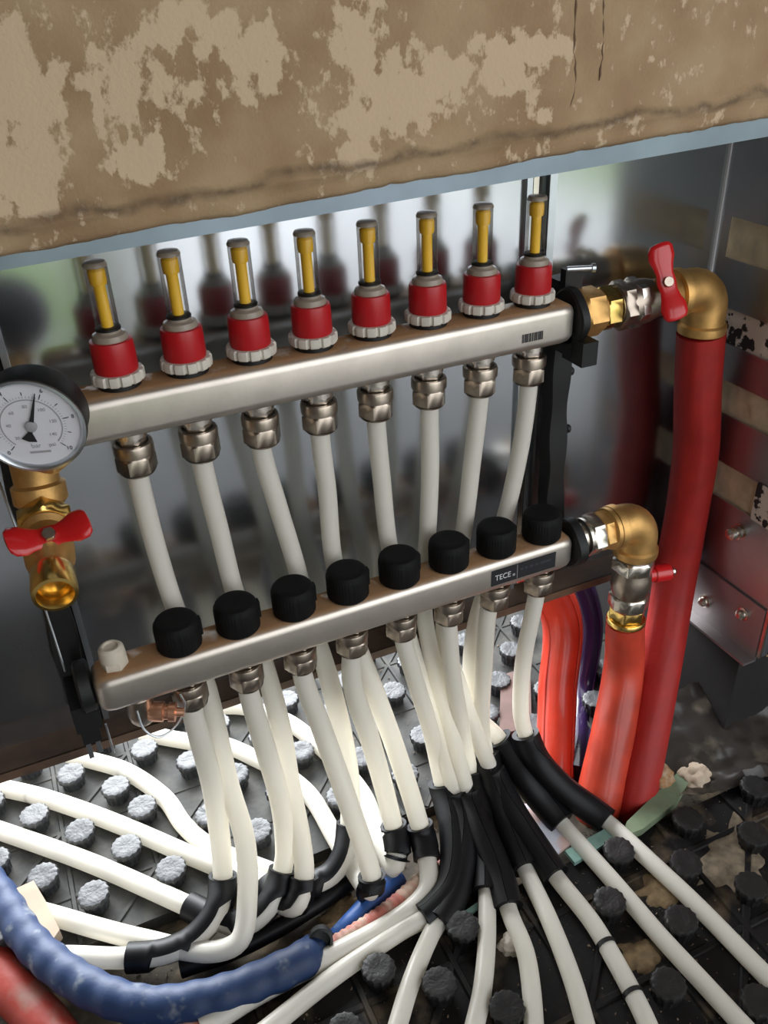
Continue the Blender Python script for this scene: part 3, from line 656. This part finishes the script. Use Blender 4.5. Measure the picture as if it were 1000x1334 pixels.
# ---- right end of lower bar
lv = thing('lower_ball_valve', (467, -37, -345), 'upright nickel ball valve with brass collar below the lower elbow', 'valve')
le = thing('brass_elbow', (467, -37, -246), 'brass elbow with chrome union nut at right end of lower bar', 'pipe fitting')
cy, cz = LY - 1, -221
obj('union_nut', MB().lathe((388, cy, cz), (1, 0, 0), [(15, 0), (15, 8), (19, 9), (19, 12), (17, 13)], 28).hexnut((400, cy, cz), (1, 0, 0), 19, 15, .15), M['chrome'], le)
obj('hex_nipple', MB().hexnut((415, cy, cz), (1, 0, 0), 18, 11, .15).lathe((424, cy, cz), (1, 0, 0), [(17, 0), (19, 2), (21.5, 3), (22, 7), (18, 8)], 30), M['brass'], le)
obj('elbow_body', elbow(le, (467, cy, cz), 20.5, 432, -262, M['brass']), M['brass'], le)
X0, Y0 = 467, cy
obj('valve_body', MB().lathe((X0, Y0, -262), (0, 0, -1), [(17, -2), (18, 0), (18, 20), (20.5, 26), (21, 40), (19, 50), (18, 52), (18, 66)], 32), M['nickel'], lv)
obj('hex_collar', MB().hexnut((X0, Y0, -282), (0, 0, 1), 20, 16, .15), M['chrome'], lv)
obj('hex_collar', MB().hexnut((X0, Y0, -330), (0, 0, 1), 20, 17, .15, n=8), M['chrome'], lv)
obj('brass_collar', MB().hexnut((X0, Y0, -345), (0, 0, 1), 17.5, 16, .2).lathe((X0, Y0, -345), (0, 0, -1), [(15, 0), (20, 1), (21, 3), (21, 6), (17, 9)], 30), M['brass_b'], lv)
ls = obj('valve_lever', MB().lathe((X0 + 20, Y0 - 2, -296), (1, -.15, -.05), [(8, 0), (8, 6), (9.5, 7), (9.5, 24), (8, 26)], 20), M['redh'], lv)
obj('lever_nut', MB().lathe((X0 + 46, Y0 - 6, -297.5), (1, -.15, -.05), [(5, 0), (5, 4), (2.5, 7)], 12), M['chrome'], ls)
obj('stem_collar', MB().lathe((X0 + 18, Y0 - 2, -296), (1, -.15, -.05), [(7, -2), (7, 5)], 14), M['chrome'], ls)

# ---- insulated pipes
def insul(name, pts, r, m, label, cat='pipe', seam=None, mod=None, n=40, collar=None):
    P = smooth(pts, 7); fr = frames(P); rings = []; L = 0
    for k, (p, U, V, W) in enumerate(fr):
        if k: L += (p - fr[k - 1][0]).length
        ring = []
        for i in range(n):
            a = 2 * pi * i / n
            q = 1 + .018 * nz(cos(a) * 3, sin(a) * 3, L * .012, 1.0) * 3 + .02 * cos(3 * a + L * .012)
            if mod: q *= mod(a, L)
            ring.append(p + (U * cos(a) + V * sin(a)) * (r * q))
        rings.append(ring)
    t = thing(name, P[-1], label, cat); obj('insulation', MB().loft(rings), m, t, 50)
    if seam is not None:
        for sgn in seam:
            pp = [p + (U * cos(sgn) + V * sin(sgn)) * (r * 1.03) for p, U, V, W in fr]
            obj('seam', MB().tube(pp, 1.1, 6), m, t)
    return t
rip = lambda a, L: 1 + .008 * cos(22 * a)
pA = insul('insulated_pipe', [(545, -1, -50), (552, -1, -110), at(905, 600, 'y', -2), at(878, 760, 'y', -12), at(848, 930, 'y', -70), at(827, 1038, 'z', -545), at(827, 1038, 'z', -545) + Vector((-3, -2, -24))], 23, M['redmatt'], 'long red insulated pipe dropping from the upper brass elbow', mod=rip)
pB = insul('insulated_pipe', [(467, LY - 1, -352), at(812, 860, 'y', -40), at(799, 940, 'y', -62), at(781, 1045, 'z', -545)], lambda: 0 if 0 else 0, M['redwrap'], 'x') if False else None
def insulr(name, pts, rf, m, label, seam=(), ripn=24, ripa=.012, n=48):
    P = smooth(pts, 7); fr = frames(P); rings = []; L = 0; N = len(fr)
    for k, (p, U, V, W) in enumerate(fr):
        rr = rf(k / (N - 1)); ring = []
        if k: L += (p - fr[k - 1][0]).length
        for i in range(n):
            a = 2 * pi * i / n; q = 1 + .03 * nz(cos(a) * 2, sin(a) * 2, L * .02, 1) + ripa * cos(ripn * a)
            ring.append(p + (U * cos(a) + V * sin(a)) * (rr * q))
        rings.append(ring)
    t = thing(name, P[-1], label, 'pipe'); obj('insulation', MB().loft(rings), m, t, 50)
    for sgn in seam:
        obj('seam', MB().tube([p + (U * cos(sgn) + V * sin(sgn)) * (rf(k / (N - 1)) * 1.02) for k, (p, U, V, W) in enumerate(fr)], 1.2, 6), m, t)
    return t
pB = insulr('insulated_pipe', [(467, LY - 1, -353), at(812, 870, 'y', -40), at(799, 950, 'y', -66), at(780, 1040, 'z', -545), at(780, 1040, 'z', -545) + Vector((-4, -2, -24))], lambda t: 20.5 + 5.5 * t, M['redrib'], 'short ribbed red insulated pipe under the nickel ball valve')
pC = insulr('insulated_pipe', [(397, 84, -300), at(730, 800, 'y', 56), at(726, 900, 'y', 20), at(722, 1012, 'z', -545)], lambda t: 25 - 3 * t, M['redwrap'], 'glossy red insulated pipe left of the dark purple pipe', seam=(0.6, 2.2, 3.9))
pD = insulr('insulated_pipe', [(462, 110, -300), at(768, 800, 'y', 90), at(758, 900, 'y', 60), at(748, 1010, 'z', -545)], lambda t: 16, M['purple'], 'narrow dark purple film-wrapped pipe between the red insulated pipes', seam=(2.9,), ripn=9)

# ================================================================ WHITE HEATING PIPES
PR = 8.2; LAID = []
PZ = FZ + 10
def hang(px, y0, zend, yend=None):
    """drop from a nut through photo points; the depth eases from y0 to where the last point is at height zend"""
    e = at(px[-1][0], px[-1][1], 'z', zend); y1 = e.y; out = []; d = [0]
    for a, b_ in zip(px, px[1:]): d.append(d[-1] + hypot(b_[0] - a[0], b_[1] - a[1]))
    for (x, y), s_ in zip(px, d):
        t = s_ / d[-1]; t = max(0, (t - .5) / .5) ** 1.15 if y0 > -20 else (t * t * (3 - 2 * t) if abs(y1 - y0) < 60 else t ** 1.3)
        out.append(at(x, y, 'y', y0 + (y1 - y0) * t))
    return out
def lay(px, z=PZ):
    return [at(x, y, 'z', z if len(q) == 0 else q[0]) for (x, y, *q) in px]
def nearest(P, q): return min(range(len(P)), key=lambda i: (P[i] - q).length)
def pipe(start, hang_px, y0, zend, lay_px, label, guide=None, clips=(), open_=True, gm='blackg', gdir=None, re=10.0):
    pts = [start] + hang(hang_px, y0, zend) + lay(lay_px); P = smooth(pts, 5)
    t = thing('heating_pipe', start, label, 'pipe', 'milky white heating pipes')
    re_ = re
    rad = lambda f: PR + (re - PR) * max(0, min(1, (-200 - P[round(f * (len(P) - 1))].z) / 150))
    obj('pipe_wall', MB().tube(P, rad, 18), M['pex'], t, 60)
    LAID.extend((p.x, p.y, re if p.z < FZ + 40 else 0) for p in P[::2] if p.z < FZ + 40)
    fr = frames(P)
    for q in clips:
        c = at(q[0], q[1], 'z', PZ); i = nearest(P, c); p, U, V, W = fr[i]
        k = MB().lathe(p - W * 2.2, W, [(PR, 0), (PR + 1.5, .3), (PR + 1.5, 4.2), (PR, 4.5)], 20); k.box((p.x - 3, p.y - 3, FZ), (p.x + 3, p.y + 3, p.z - PR + 1))
        obj('pipe_clip', k, M['tie'], t)
    if guide:
        ga_, gb_, glabel = guide
        i0 = nearest(P, ga_ if isinstance(ga_, Vector) else at(ga_[0], ga_[1], 'z', ga_[2])); i1 = nearest(P, at(gb_[0], gb_[1], 'z', gb_[2] if len(gb_) > 2 else PZ))
        seg = fr[i0:i1 + 1]
        if len(seg) > 4:
            g = thing('bend_guide', seg[-1][0], glabel, 'bend guide', 'black bend guides at the pipe bends')
            mid = (seg[0][0] + seg[-1][0]) / 2; ro, ri = re + (6.5 if gdir else 4.2), re + 1.0; n = 22; rings = []
            N = len(seg)
            for k, (p, U, V, W) in enumerate(seg):
                out_ = (p - mid); out_ = out_ - W * out_.dot(W)
                if out_.length < 4:
                    out_ = Vector((0, 0, -1)) - W * W.dot(Vector((0, 0, -1)))
                if not gdir: out_ = out_.normalized() + Vector((0, -.45, .1)); out_ = out_ - W * out_.dot(W)
                if gdir: out_ = Vector(gdir) - W * W.dot(Vector(gdir))
                out_.normalize(); sd = W.cross(out_)
                f = k / (N - 1); full = min(f / .22, (1 - f) / .2, abs(f - .55) / .06 + .75, 1)          # closed collars at both ends
                gap = radians(62) * max(0, min(1, (full - .8) / .2)) * (0 if gdir else 1) + .02
                ring = []
                for i in range(n + 1):
                    a = gap + (2 * pi - 2 * gap) * i / n; ring.append(p + (out_ * cos(a) + sd * sin(a)) * ro)
                for i in range(n, -1, -1):
                    a = gap + (2 * pi - 2 * gap) * i / n; ring.append(p + (out_ * cos(a) + sd * sin(a)) * ri)
                rings.append(ring)
            obj('channel', MB().loft(rings), M[gm], g, 50)
    return t
LN, UN = -275.0, -58.0
Ls = lambda i: Vector((50 * i, LY, LN + 14)); Us = lambda i: Vector((50 * i, 0, UN + 12))
order = ('first', 'second', 'third', 'fourth', 'fifth', 'sixth', 'seventh', 'eighth')
LAB = lambda k, row: f'white pipe from {order[k]} {row} outlet, '
lo, up_ = 'lower bar', 'upper bar'
pipe(Ls(0), [(250, 925), (275, 1017), (285, 1080), (290, 1140)], LY, -508, [(284, 1185, -520), (255, 1222, -532), (215, 1242), (160, 1248), (95, 1246), (84, 1246)], LAB(0, lo) + 'ending level at the lowest left guide',
     ((290, 1138, -508), (166, 1247), 'large curved black guide lowest at left, holding the first lower pipe'))
pipe(Us(0), [(180, 622), (205, 720), (231, 800), (252, 850), (270, 900), (297, 1020), (319, 1096), (322, 1170)], 0, -500, [(312, 1225, -525), (270, 1240, -534), (185, 1224), (130, 1210), (60, 1190), (-10, 1172)], LAB(0, up_) + 'crossing behind the first lower pipe')
pipe(Ls(1), [(324, 902), (344, 970), (364, 1040), (371, 1096), (368, 1132)], LY, -508, [(352, 1178, -522), (318, 1206, -532), (278, 1196), (240, 1178), (120, 1125), (0, 1082), (-30, 1073)], LAB(1, lo) + 'laid to the left in the middle row',
     ((368, 1128, -508), (243, 1179), 'curved black guide holding the second lower pipe'))
pipe(Us(1), [(264, 606), (285, 690), (307, 775), (335, 840), (351, 891), (366, 952), (378, 1024), (391, 1090), (396, 1142)], 0, -508, [(385, 1180, -524), (360, 1172, -533), (340, 1148), (276, 1126), (150, 1072), (60, 1040), (0, 1026), (-30, 1022)], LAB(1, up_) + 'laid to the left under a black clip',
     ((396, 1138, -508), (345, 1152), 'small curved black guide right of the second lower pipe'), clips=((38, 1034),))
pipe(Ls(2), [(396, 887), (420, 952), (452, 1042), (484, 1140)], LY, -512, [(482, 1160, -526), (462, 1135, -533), (437, 1092), (405, 1038), (370, 1008), (337, 990), (290, 970), (247, 966), (200, 958), (185, 956)], LAB(2, lo) + 'looping back under a black clip',
     ((484, 1124, -512), (475, 1160, -530), 'short black guide around the third lower pipe, over the bright blue sleeve'), clips=((400, 1032),))
pipe(Us(2), [(341, 588), (362, 660), (385, 735), (405, 810), (427, 880), (445, 952), (456, 1020), (455, 1072)], 0, -505, [(450, 1112, -520), (432, 1140, -532), (400, 1152), (350, 1135), (276, 1105), (240, 1075), (215, 1040), (165, 1005), (110, 988), (90, 983)], LAB(2, up_) + 'bending twice to a clip at the rear left',
     ((456, 1075, -505), (402, 1152), 'curved black guide with wide collar left of the third lower pipe'), clips=((158, 1004),))
pipe(Ls(3), [(459, 891), (484, 970), (512, 1074)], LY, -506, [(518, 1110, -520), (512, 1130, -532), (495, 1095), (478, 1045), (462, 1020), (430, 985), (400, 958), (370, 938), (320, 922), (280, 920)], LAB(3, lo) + 'turning back behind the other pipes',
     ((511, 1078, -506), (516, 1118, -528), 'black collared guide around the fourth lower pipe'))
pipe(Us(3), [(417, 569), (426, 640), (433, 720), (450, 800), (470, 855), (484, 891), (517, 981), (548, 1080)], 0, -508, [(556, 1120, -522), (556, 1160, -532), (520, 1196), (430, 1246), (340, 1292), (262, 1340)], LAB(3, up_) + 'laid beside the dusty red sleeve',
     ((545, 1072, -508), (556, 1118, -522), 'black collared guide right of the fourth lower pipe'))
pipe(Ls(4), [(526, 837), (544, 897), (560, 949), (575, 1019)], LY, -495, [(590, 1080, -515), (588, 1150, -530), (560, 1190), (520, 1214), (440, 1268), (355, 1335), (330, 1355)], LAB(4, lo) + 'laid lower of the two meeting at the bottom',
     ((576, 1020, -495), (552, 1196), 'broad black guide leftmost of the right-hand bunch'), gdir=(0, .3, 1), re=8.8)
pipe(Us(4), [(490, 553), (497, 625), (505, 700), (520, 770), (532, 830), (560, 930), (592, 1030)], 0, -497, [(606, 1080, -515), (600, 1140, -530), (582, 1185), (562, 1216), (535, 1280), (515, 1345)], LAB(4, up_) + 'steep at the bottom edge',
     ((593, 1032, -497), (568, 1205), 'black guide second from left in the right-hand bunch'), gdir=(0, .3, 1), re=8.8)
pipe(Ls(5), [(584, 814), (590, 884), (604, 962), (612, 1005)], LY, -492, [(622, 1060, -508), (632, 1120, -528), (634, 1170), (634, 1225), (628, 1290), (616, 1345)], LAB(5, lo) + 'running almost straight down at the bottom',
     ((612, 1006, -492), (634, 1164), 'glossy black guide in the middle of the right-hand bunch'), gdir=(0, .3, 1), re=8.8)
pipe(Us(5), [(559, 537), (560, 610), (557, 690), (552, 760), (553, 806), (566, 870), (590, 960), (608, 1030)], 0, -496, [(628, 1085, -512), (650, 1140, -528), (664, 1190), (684, 1240), (692, 1290), (696, 1345)], LAB(5, up_) + 'passing over a mound of pale debris',
     ((608, 1028, -496), (664, 1186), 'black guide third from right in the bunch, ending above debris'), gdir=(0, .3, 1), re=8.8)
pipe(Ls(6), [(636, 795), (630, 871), (627, 936), (632, 980)], LY, -480, [(644, 1030, -500), (662, 1080, -522), (684, 1132), (716, 1200), (745, 1275), (765, 1345)], LAB(6, lo) + 'curving down in the middle right',
     ((632, 980, -480), (684, 1130), 'long black guide curving under the seventh lower outlet'), gdir=(0, .3, 1), re=8.8)
pipe(Us(6), [(624, 522), (615, 600), (604, 690), (590, 760), (578, 820), (600, 900), (622, 960), (640, 1004)], 0, -488, [(664, 1052, -508), (695, 1100, -526), (724, 1142), (770, 1200), (800, 1250), (832, 1310), (850, 1350)], LAB(6, up_) + 'held by two black clips',
     ((640, 1004, -488), (724, 1140), 'black guide running to the pipe with two clips'), clips=((788, 1228), (824, 1296)), gdir=(0, .3, 1), re=8.8)
pipe(Us(7), [(688, 506), (680, 570), (666, 640), (650, 700), (634, 760), (618, 820), (613, 880), (620, 930), (650, 962)], 0, -478, [(680, 1010, -500), (708, 1046, -522), (736, 1078), (800, 1150), (860, 1220), (920, 1285), (980, 1350)], LAB(7, up_) + 'second from the right across the board',
     ((650, 962, -478), (734, 1075), 'black guide just left of the rightmost one'), gdir=(0, .3, 1), re=8.8)
pipe(Ls(7), [(697, 782), (682, 858), (678, 923), (684, 955)], LY, -462, [(700, 992, -484), (736, 1030, -512), (790, 1070), (850, 1125), (910, 1182), (1010, 1284), (1040, 1310)], LAB(7, lo) + 'outermost on the right',
     ((684, 955, -462), (788, 1069), 'rightmost black guide beside the red insulated pipes'), gdir=(0, .3, 1), re=8.8)

# ---------------------------------------------------------------- studs of both boards, clear of the pipes
def studmesh(name, m, seed):
    r = random.Random(seed); mb = MB(); n = 56
    def mod(a, k): return 1 + 0.05 * max(-.6, cos(14 * a + seed))
    zt = 20
    mb.lathe((0, 0, 0), (0, 0, 1), [(12.2, -1), (12.6, 9), (15.4, 13), (15.9, 18), (14.9, zt), (12.5, zt + .4 + .6 * r.random()), (7, zt + 0.2), (2, zt)], n, mod, (False, True))
    for v in mb.v:
        if v.z > 17: v.z += 0.35 * mnoise.noise(v * 0.25 + Vector((seed, 0, 0)))
    o = obj(name, mb, m); me = o.data; bpy.data.objects.remove(o); return me
SM = [studmesh('stud', M['stud'], k) for k in (1, 2, 3)]; SD = [studmesh('stud', M['studd'], k) for k in (4, 5, 6)]
cands = []
for k in range(-9, 18):
    for m_ in range(0, 16):
        if (k + m_) % 2: continue
        x, y = -130 + 44.1 * k, 20 + 43.4 * m_
        if x > 575: continue
        u, v, d = proj((x, y, FZ + 15))
        if -40 < u < 1040 and v < 1370: cands.append((d, x, y, 0))
for k in range(-12, 14):
    for m_ in range(-8, 3):
        if (k + m_) % 2: continue
        x, y = 330 + 46.5 * k, -216 + 44.5 * m_
        if y > -162: continue
        u, v, d = proj((x, y, FZ + 15))
        if -40 < u < 1060 and v < 1380: cands.append((d, x, y, 1))
PLACED = []
cands.sort(); nf = [0, 0]
for i, (d, x, y, b) in enumerate(cands):
    gone = False
    for _ in range(3):                                     # studs stand clear of the pipes that are clipped between them
        best = min(((hypot(x - qx, y - qy) - rr, qx, qy, rr) for qx, qy, rr in LAID), default=(99, 0, 0, 0))
        if best[0] >= 15.5: break
        gap_, qx, qy, rr = best; dd = hypot(x - qx, y - qy)
        if dd < 9: gone = True; break
        k_ = (15.8 + rr) / dd; x, y = qx + (x - qx) * k_, qy + (y - qy) * k_
    else:
        if min(hypot(x - qx, y - qy) - rr for qx, qy, rr in LAID) < 14: gone = True
    if any(hypot(x - qx, y - qy) < 31 for qx, qy in PLACED): gone = True
    if gone: continue
    PLACED.append((x, y))
    me = (SD if b else SM)[i % 3]
    o = obj('stud', None, None, front if b else rear, data=me); o.location = Vector((x + random.uniform(-1, 1), y + random.uniform(-1, 1), FZ)) * S
    o.rotation_euler = (random.uniform(-.04, .04), random.uniform(-.04, .04), random.uniform(0, 6)); nf[b] += 1

# ================================================================ SLEEVES, DEBRIS
def sleeve(name, px, r, m, label, z=-530, pitch=9, amp=.06, n=24, cat='sleeve'):
    P = smooth([at(x, y, 'z', q[0] if q else z) for (x, y, *q) in px], 1.8); fr = frames(P); rings = []; L = 0
    for k, (p, U, V, W) in enumerate(fr):
        if k: L += (p - fr[k - 1][0]).length
        rr = r * (1 + amp * cos(2 * pi * L / pitch))
        rings.append([p + (U * cos(2 * pi * i / n) + V * sin(2 * pi * i / n)) * rr * (1 + .03 * nz(L * .05, i, 0, 1)) for i in range(n)])
    return tag(obj(name, MB().loft(rings), m, None, 70), label, cat)
sleeve('blue_sleeve', [(-60, 1095), (0, 1168), (45, 1232), (110, 1283), (190, 1310), (280, 1298), (350, 1272), (392, 1252), (408, 1240, -540)], 17, M['blue'], 'dusty blue corrugated sleeve curving across the bottom left corner', z=-528, pitch=26, amp=.035)
sleeve('red_sleeve', [(-50, 1190, -552), (0, 1268, -556), (60, 1336, -560), (110, 1400, -560)], 21, M['redsleeve'], 'thick red sleeve in the bottom left corner', pitch=40, amp=.01)
sleeve('blue_sleeve', [(440, 1222, -556), (462, 1198, -548), (492, 1166, -545), (520, 1146, -552)], 11, M['bluefibre'], 'short bright blue sleeve piece beside the third lower pipe', pitch=60, amp=.01)
sleeve('dusty_red_sleeve', [(235, 1345, -540), (330, 1290, -540), (425, 1238, -540), (500, 1190, -538), (565, 1136, -540), (600, 1118, -548)], 9, M['pinksleeve'], 'thin dusty red sleeve lying along the white pipes', pitch=7, amp=.07)
sleeve('orange_red_sleeve', [(590, 1172, -553), (606, 1142, -548), (618, 1110, -552)], 13, M['redsleeve'], 'red sleeve end glimpsed between the black guides', pitch=60, amp=.01)
sleeve('dark_hose', [(235, 1262, -548), (300, 1240, -546), (370, 1205, -548), (455, 1150, -552)], 9, M['blackg'], 'dark hose lying in the sandy gap under the guides', pitch=50, amp=.01, cat='hose')
# round black open sleeve end
c = at(418, 1226, 'z', -522); tag(obj('sleeve_cap', MB().lathe(c, (-.2, -.75, .6), [(10, -14), (11.5, -12), (11.5, 0), (9, .6), (8.6, -5), (1, -6)], 26), M['black']), 'round black cap lying at the end of the blue sleeve', 'cap')
def lump(name, x, y, z, sx, sy, sz, m, label, cat, seed, rot=0, sub=4, rough=.35):
    import bmesh
    bm = bmesh.new(); bmesh.ops.create_icosphere(bm, subdivisions=sub, radius=1)
    mb = MB(); c = at(x, y, 'z', z)
    vs = []
    for v in bm.verts:
        q = v.co * (1 + rough * mnoise.noise(v.co * 1.7 + Vector((seed, 0, 0))) + rough * .5 * mnoise.noise(v.co * 4 + Vector((seed, 5, 0))))
        a = Vector((q.x * sx, q.y * sy, q.z * sz)); a.rotate(Euler((0, 0, rot))); vs.append(c + a)
    mb.add(vs, [tuple(l.index for l in f.verts) for f in bm.faces]); bm.free()
    return tag(obj(name, mb, m, None, 80), label, cat)
lump('plaster_lump', 905, 1012, -536, 20, 15, 11, mat('pale_plaster', (0.50, 0.40, 0.30), .9, bump=.7), 'pale crumbly plaster lump near the crumpled black film', 'rubble', 3)
lump('foam_lump', 856, 1012, -532, 17, 17, 17, mat('brown_foam', (0.30, 0.15, 0.06), .7, col2=(.4, .3, .2), thr=(.4, .6), vscale=60, bump=.8), 'brown foam lump at the foot of the long red pipe', 'rubble', 5)
lump('plaster_lump', 668, 1230, -543, 14, 11, 8, mat('wet_pale_debris', (0.45, 0.40, 0.34), .5, bump=.8), 'pale debris mound under the pipe in the lower middle', 'rubble', 8)
lump('plaster_lump', 540, 1205, -545, 9, 8, 6, M['cream'], 'small cream lump behind the leftmost floor pipe end', 'rubble', 9)
r = random.Random(11); grit = MB()
def chip(c, s_):
    v = [c + Vector((r.uniform(-s_, s_), r.uniform(-s_, s_), r.uniform(-.3, .9) * s_)) for _ in range(6)]
    grit.add(v, [(0, 1, 2), (0, 2, 3), (0, 3, 4), (0, 4, 1), (5, 2, 1), (5, 3, 2), (5, 4, 3), (5, 1, 4)])
for _ in range(1500):
    x = r.uniform(-100, 700); y = r.uniform(-420, -150); chip(Vector((x, y, FZ + 1)), r.choice((.5, .7, 1.0, 1.6)))
for _ in range(500):
    x = r.uniform(-150, 560); y = r.uniform(-150, -24); chip(Vector((x, y, -561)), r.choice((1, 1.5, 2.5)))
for _ in range(300):
    x = r.uniform(180, 560); y = r.uniform(-10, 400); chip(Vector((x, y, FZ + 1)), r.choice((.8, 1.2, 2)))
tag(obj('sand_grit', grit, mat('grit', (0.16, 0.12, 0.085), .9)), 'sand grit and plaster chips scattered over the floor boards', 'debris', kind='stuff')
def heap(name, poly, h, m, label, cat, z=FZ, kind=None, seed=0):
    P = [at(x, y, 'z', z) for x, y in poly]; c = sum(P, Vector()) / len(P); mb = MB(); rings = []
    D = []
    for i in range(len(P)):
        for t in (0, .1, .2, .3, .4, .5, .6, .7, .8, .9): D.append(P[i].lerp(P[(i + 1) % len(P)], t))
    for k in (1.0, .85, .6, .3, .06):
        rings.append([c + (p - c) * k * (1 + .45 * nz(p.x, p.y, seed, .06) + .2 * nz(p.x, p.y, seed, .25)) + Vector((0, 0, h * (1 - k ** 2) * (1 + .5 * nz(p.x * k, p.y * k, seed, .08)) + (-2 if k == 1 else 0))) for p in D])
    mb.loft(rings, True, (False, True)); return tag(obj(name, mb, m, None, 70), label, cat, kind=kind)
heap('sand_heap', [(395, 1215), (440, 1170), (470, 1165), (470, 1215), (455, 1245), (420, 1262)], 9, M['sand'], 'ochre sand heap beside the bright blue sleeve', 'sand', z=-560, kind='stuff')
heap('sand_heap', [(820, 1165), (850, 1130), (905, 1140), (870, 1190)], 2.5, M['sand'], 'thin ochre sand patch between the two right-hand pipes', 'sand', kind='stuff', seed=4)
heap('sand_heap', [(800, 1230), (840, 1215), (870, 1240), (850, 1275), (815, 1270)], 3, M['sand'], 'thin sand patch beside the clipped pipe', 'sand', kind='stuff', seed=7)
heap('sand_heap', [(900, 1160), (920, 1080), (960, 1050), (1000, 1120), (985, 1180)], 2.2, mat('pale_sand', (0.24, 0.19, 0.13), .9, var=.5, vscale=90, bump=.8, bscale=300), 'pale sand between the dark studs at the right edge', 'sand', kind='stuff', seed=9)
def slab(name, poly, z, th, m, label, cat, edge=None):
    P = [at(x, y, 'z', q[0] if q else z) for (x, y, *q) in poly]; mb = MB(); up = Vector((0, 0, th))
    mb.loft([P, [p + up for p in P]])
    return tag(obj(name, mb, m, None, 30), label, cat)
slab('edge_strip', [(815, 1078), (885, 1010), (895, 1025), (880, 1052), (835, 1088), (808, 1098)], -542, 10, M['green'], 'pale green foam edge strip behind the rightmost pipe', 'foam strip')
slab('foam_scrap', [(735, 1112), (790, 1082), (806, 1090), (765, 1118), (748, 1128)], -543, 5, M['turq'], 'turquoise foam scrap under the two right-hand pipes', 'foam scrap')
slab('foam_scrap', [(605, 1190), (622, 1178), (622, 1186), (610, 1196)], -543, 4, M['turq'], 'small turquoise scrap left of the straight middle pipe', 'foam scrap')
slab('offcut', [(680, 1050), (700, 1050), (745, 1100), (725, 1115)], -540, 4, M['pinkcard'], 'pinkish pale offcut under the black guides', 'offcut')
t = slab('card_offcut', [(652, 884), (690, 872), (692, 950), (650, 962)], -535, 6, M['card'], 'brown card offcut with grey rim behind the eighth lower pipe', 'offcut')
t = slab('board_offcut', [(26, 1168), (48, 1158), (64, 1185), (82, 1222), (70, 1240)], -535, 14, mat('tan_board', (0.38, 0.30, 0.22), .8, var=.2), 'tan board offcut wedged behind the blue sleeve', 'offcut')
# crumpled black film at the right
g = []; 
for i in range(40):
    row = []
    for j in range(22):
        u, v = i / 39, j / 21
        x = 480 + 250 * u; y = -20 - 120 * v - 25 * sin(2.2 * u); z = FZ + 3 + 52 * (1 - v) ** 1.6 + 9 * nz(x, y, 0, .045) + 5 * abs(nz(x * 1.0, y * 2.2, 7, .09)) + (5 if j > 18 else 0) * (1 + nz(x, 0, 0, .05))
        row.append(Vector((x + 3 * nz(x, y, 4, .05), y, z)))
    g.append(row)
tag(obj('plastic_film', MB().loft(g, False, (False, False)), M['foil'], None, 60), 'crumpled dusty black plastic film on the floor at the right edge', 'film')
print('studs', nf)
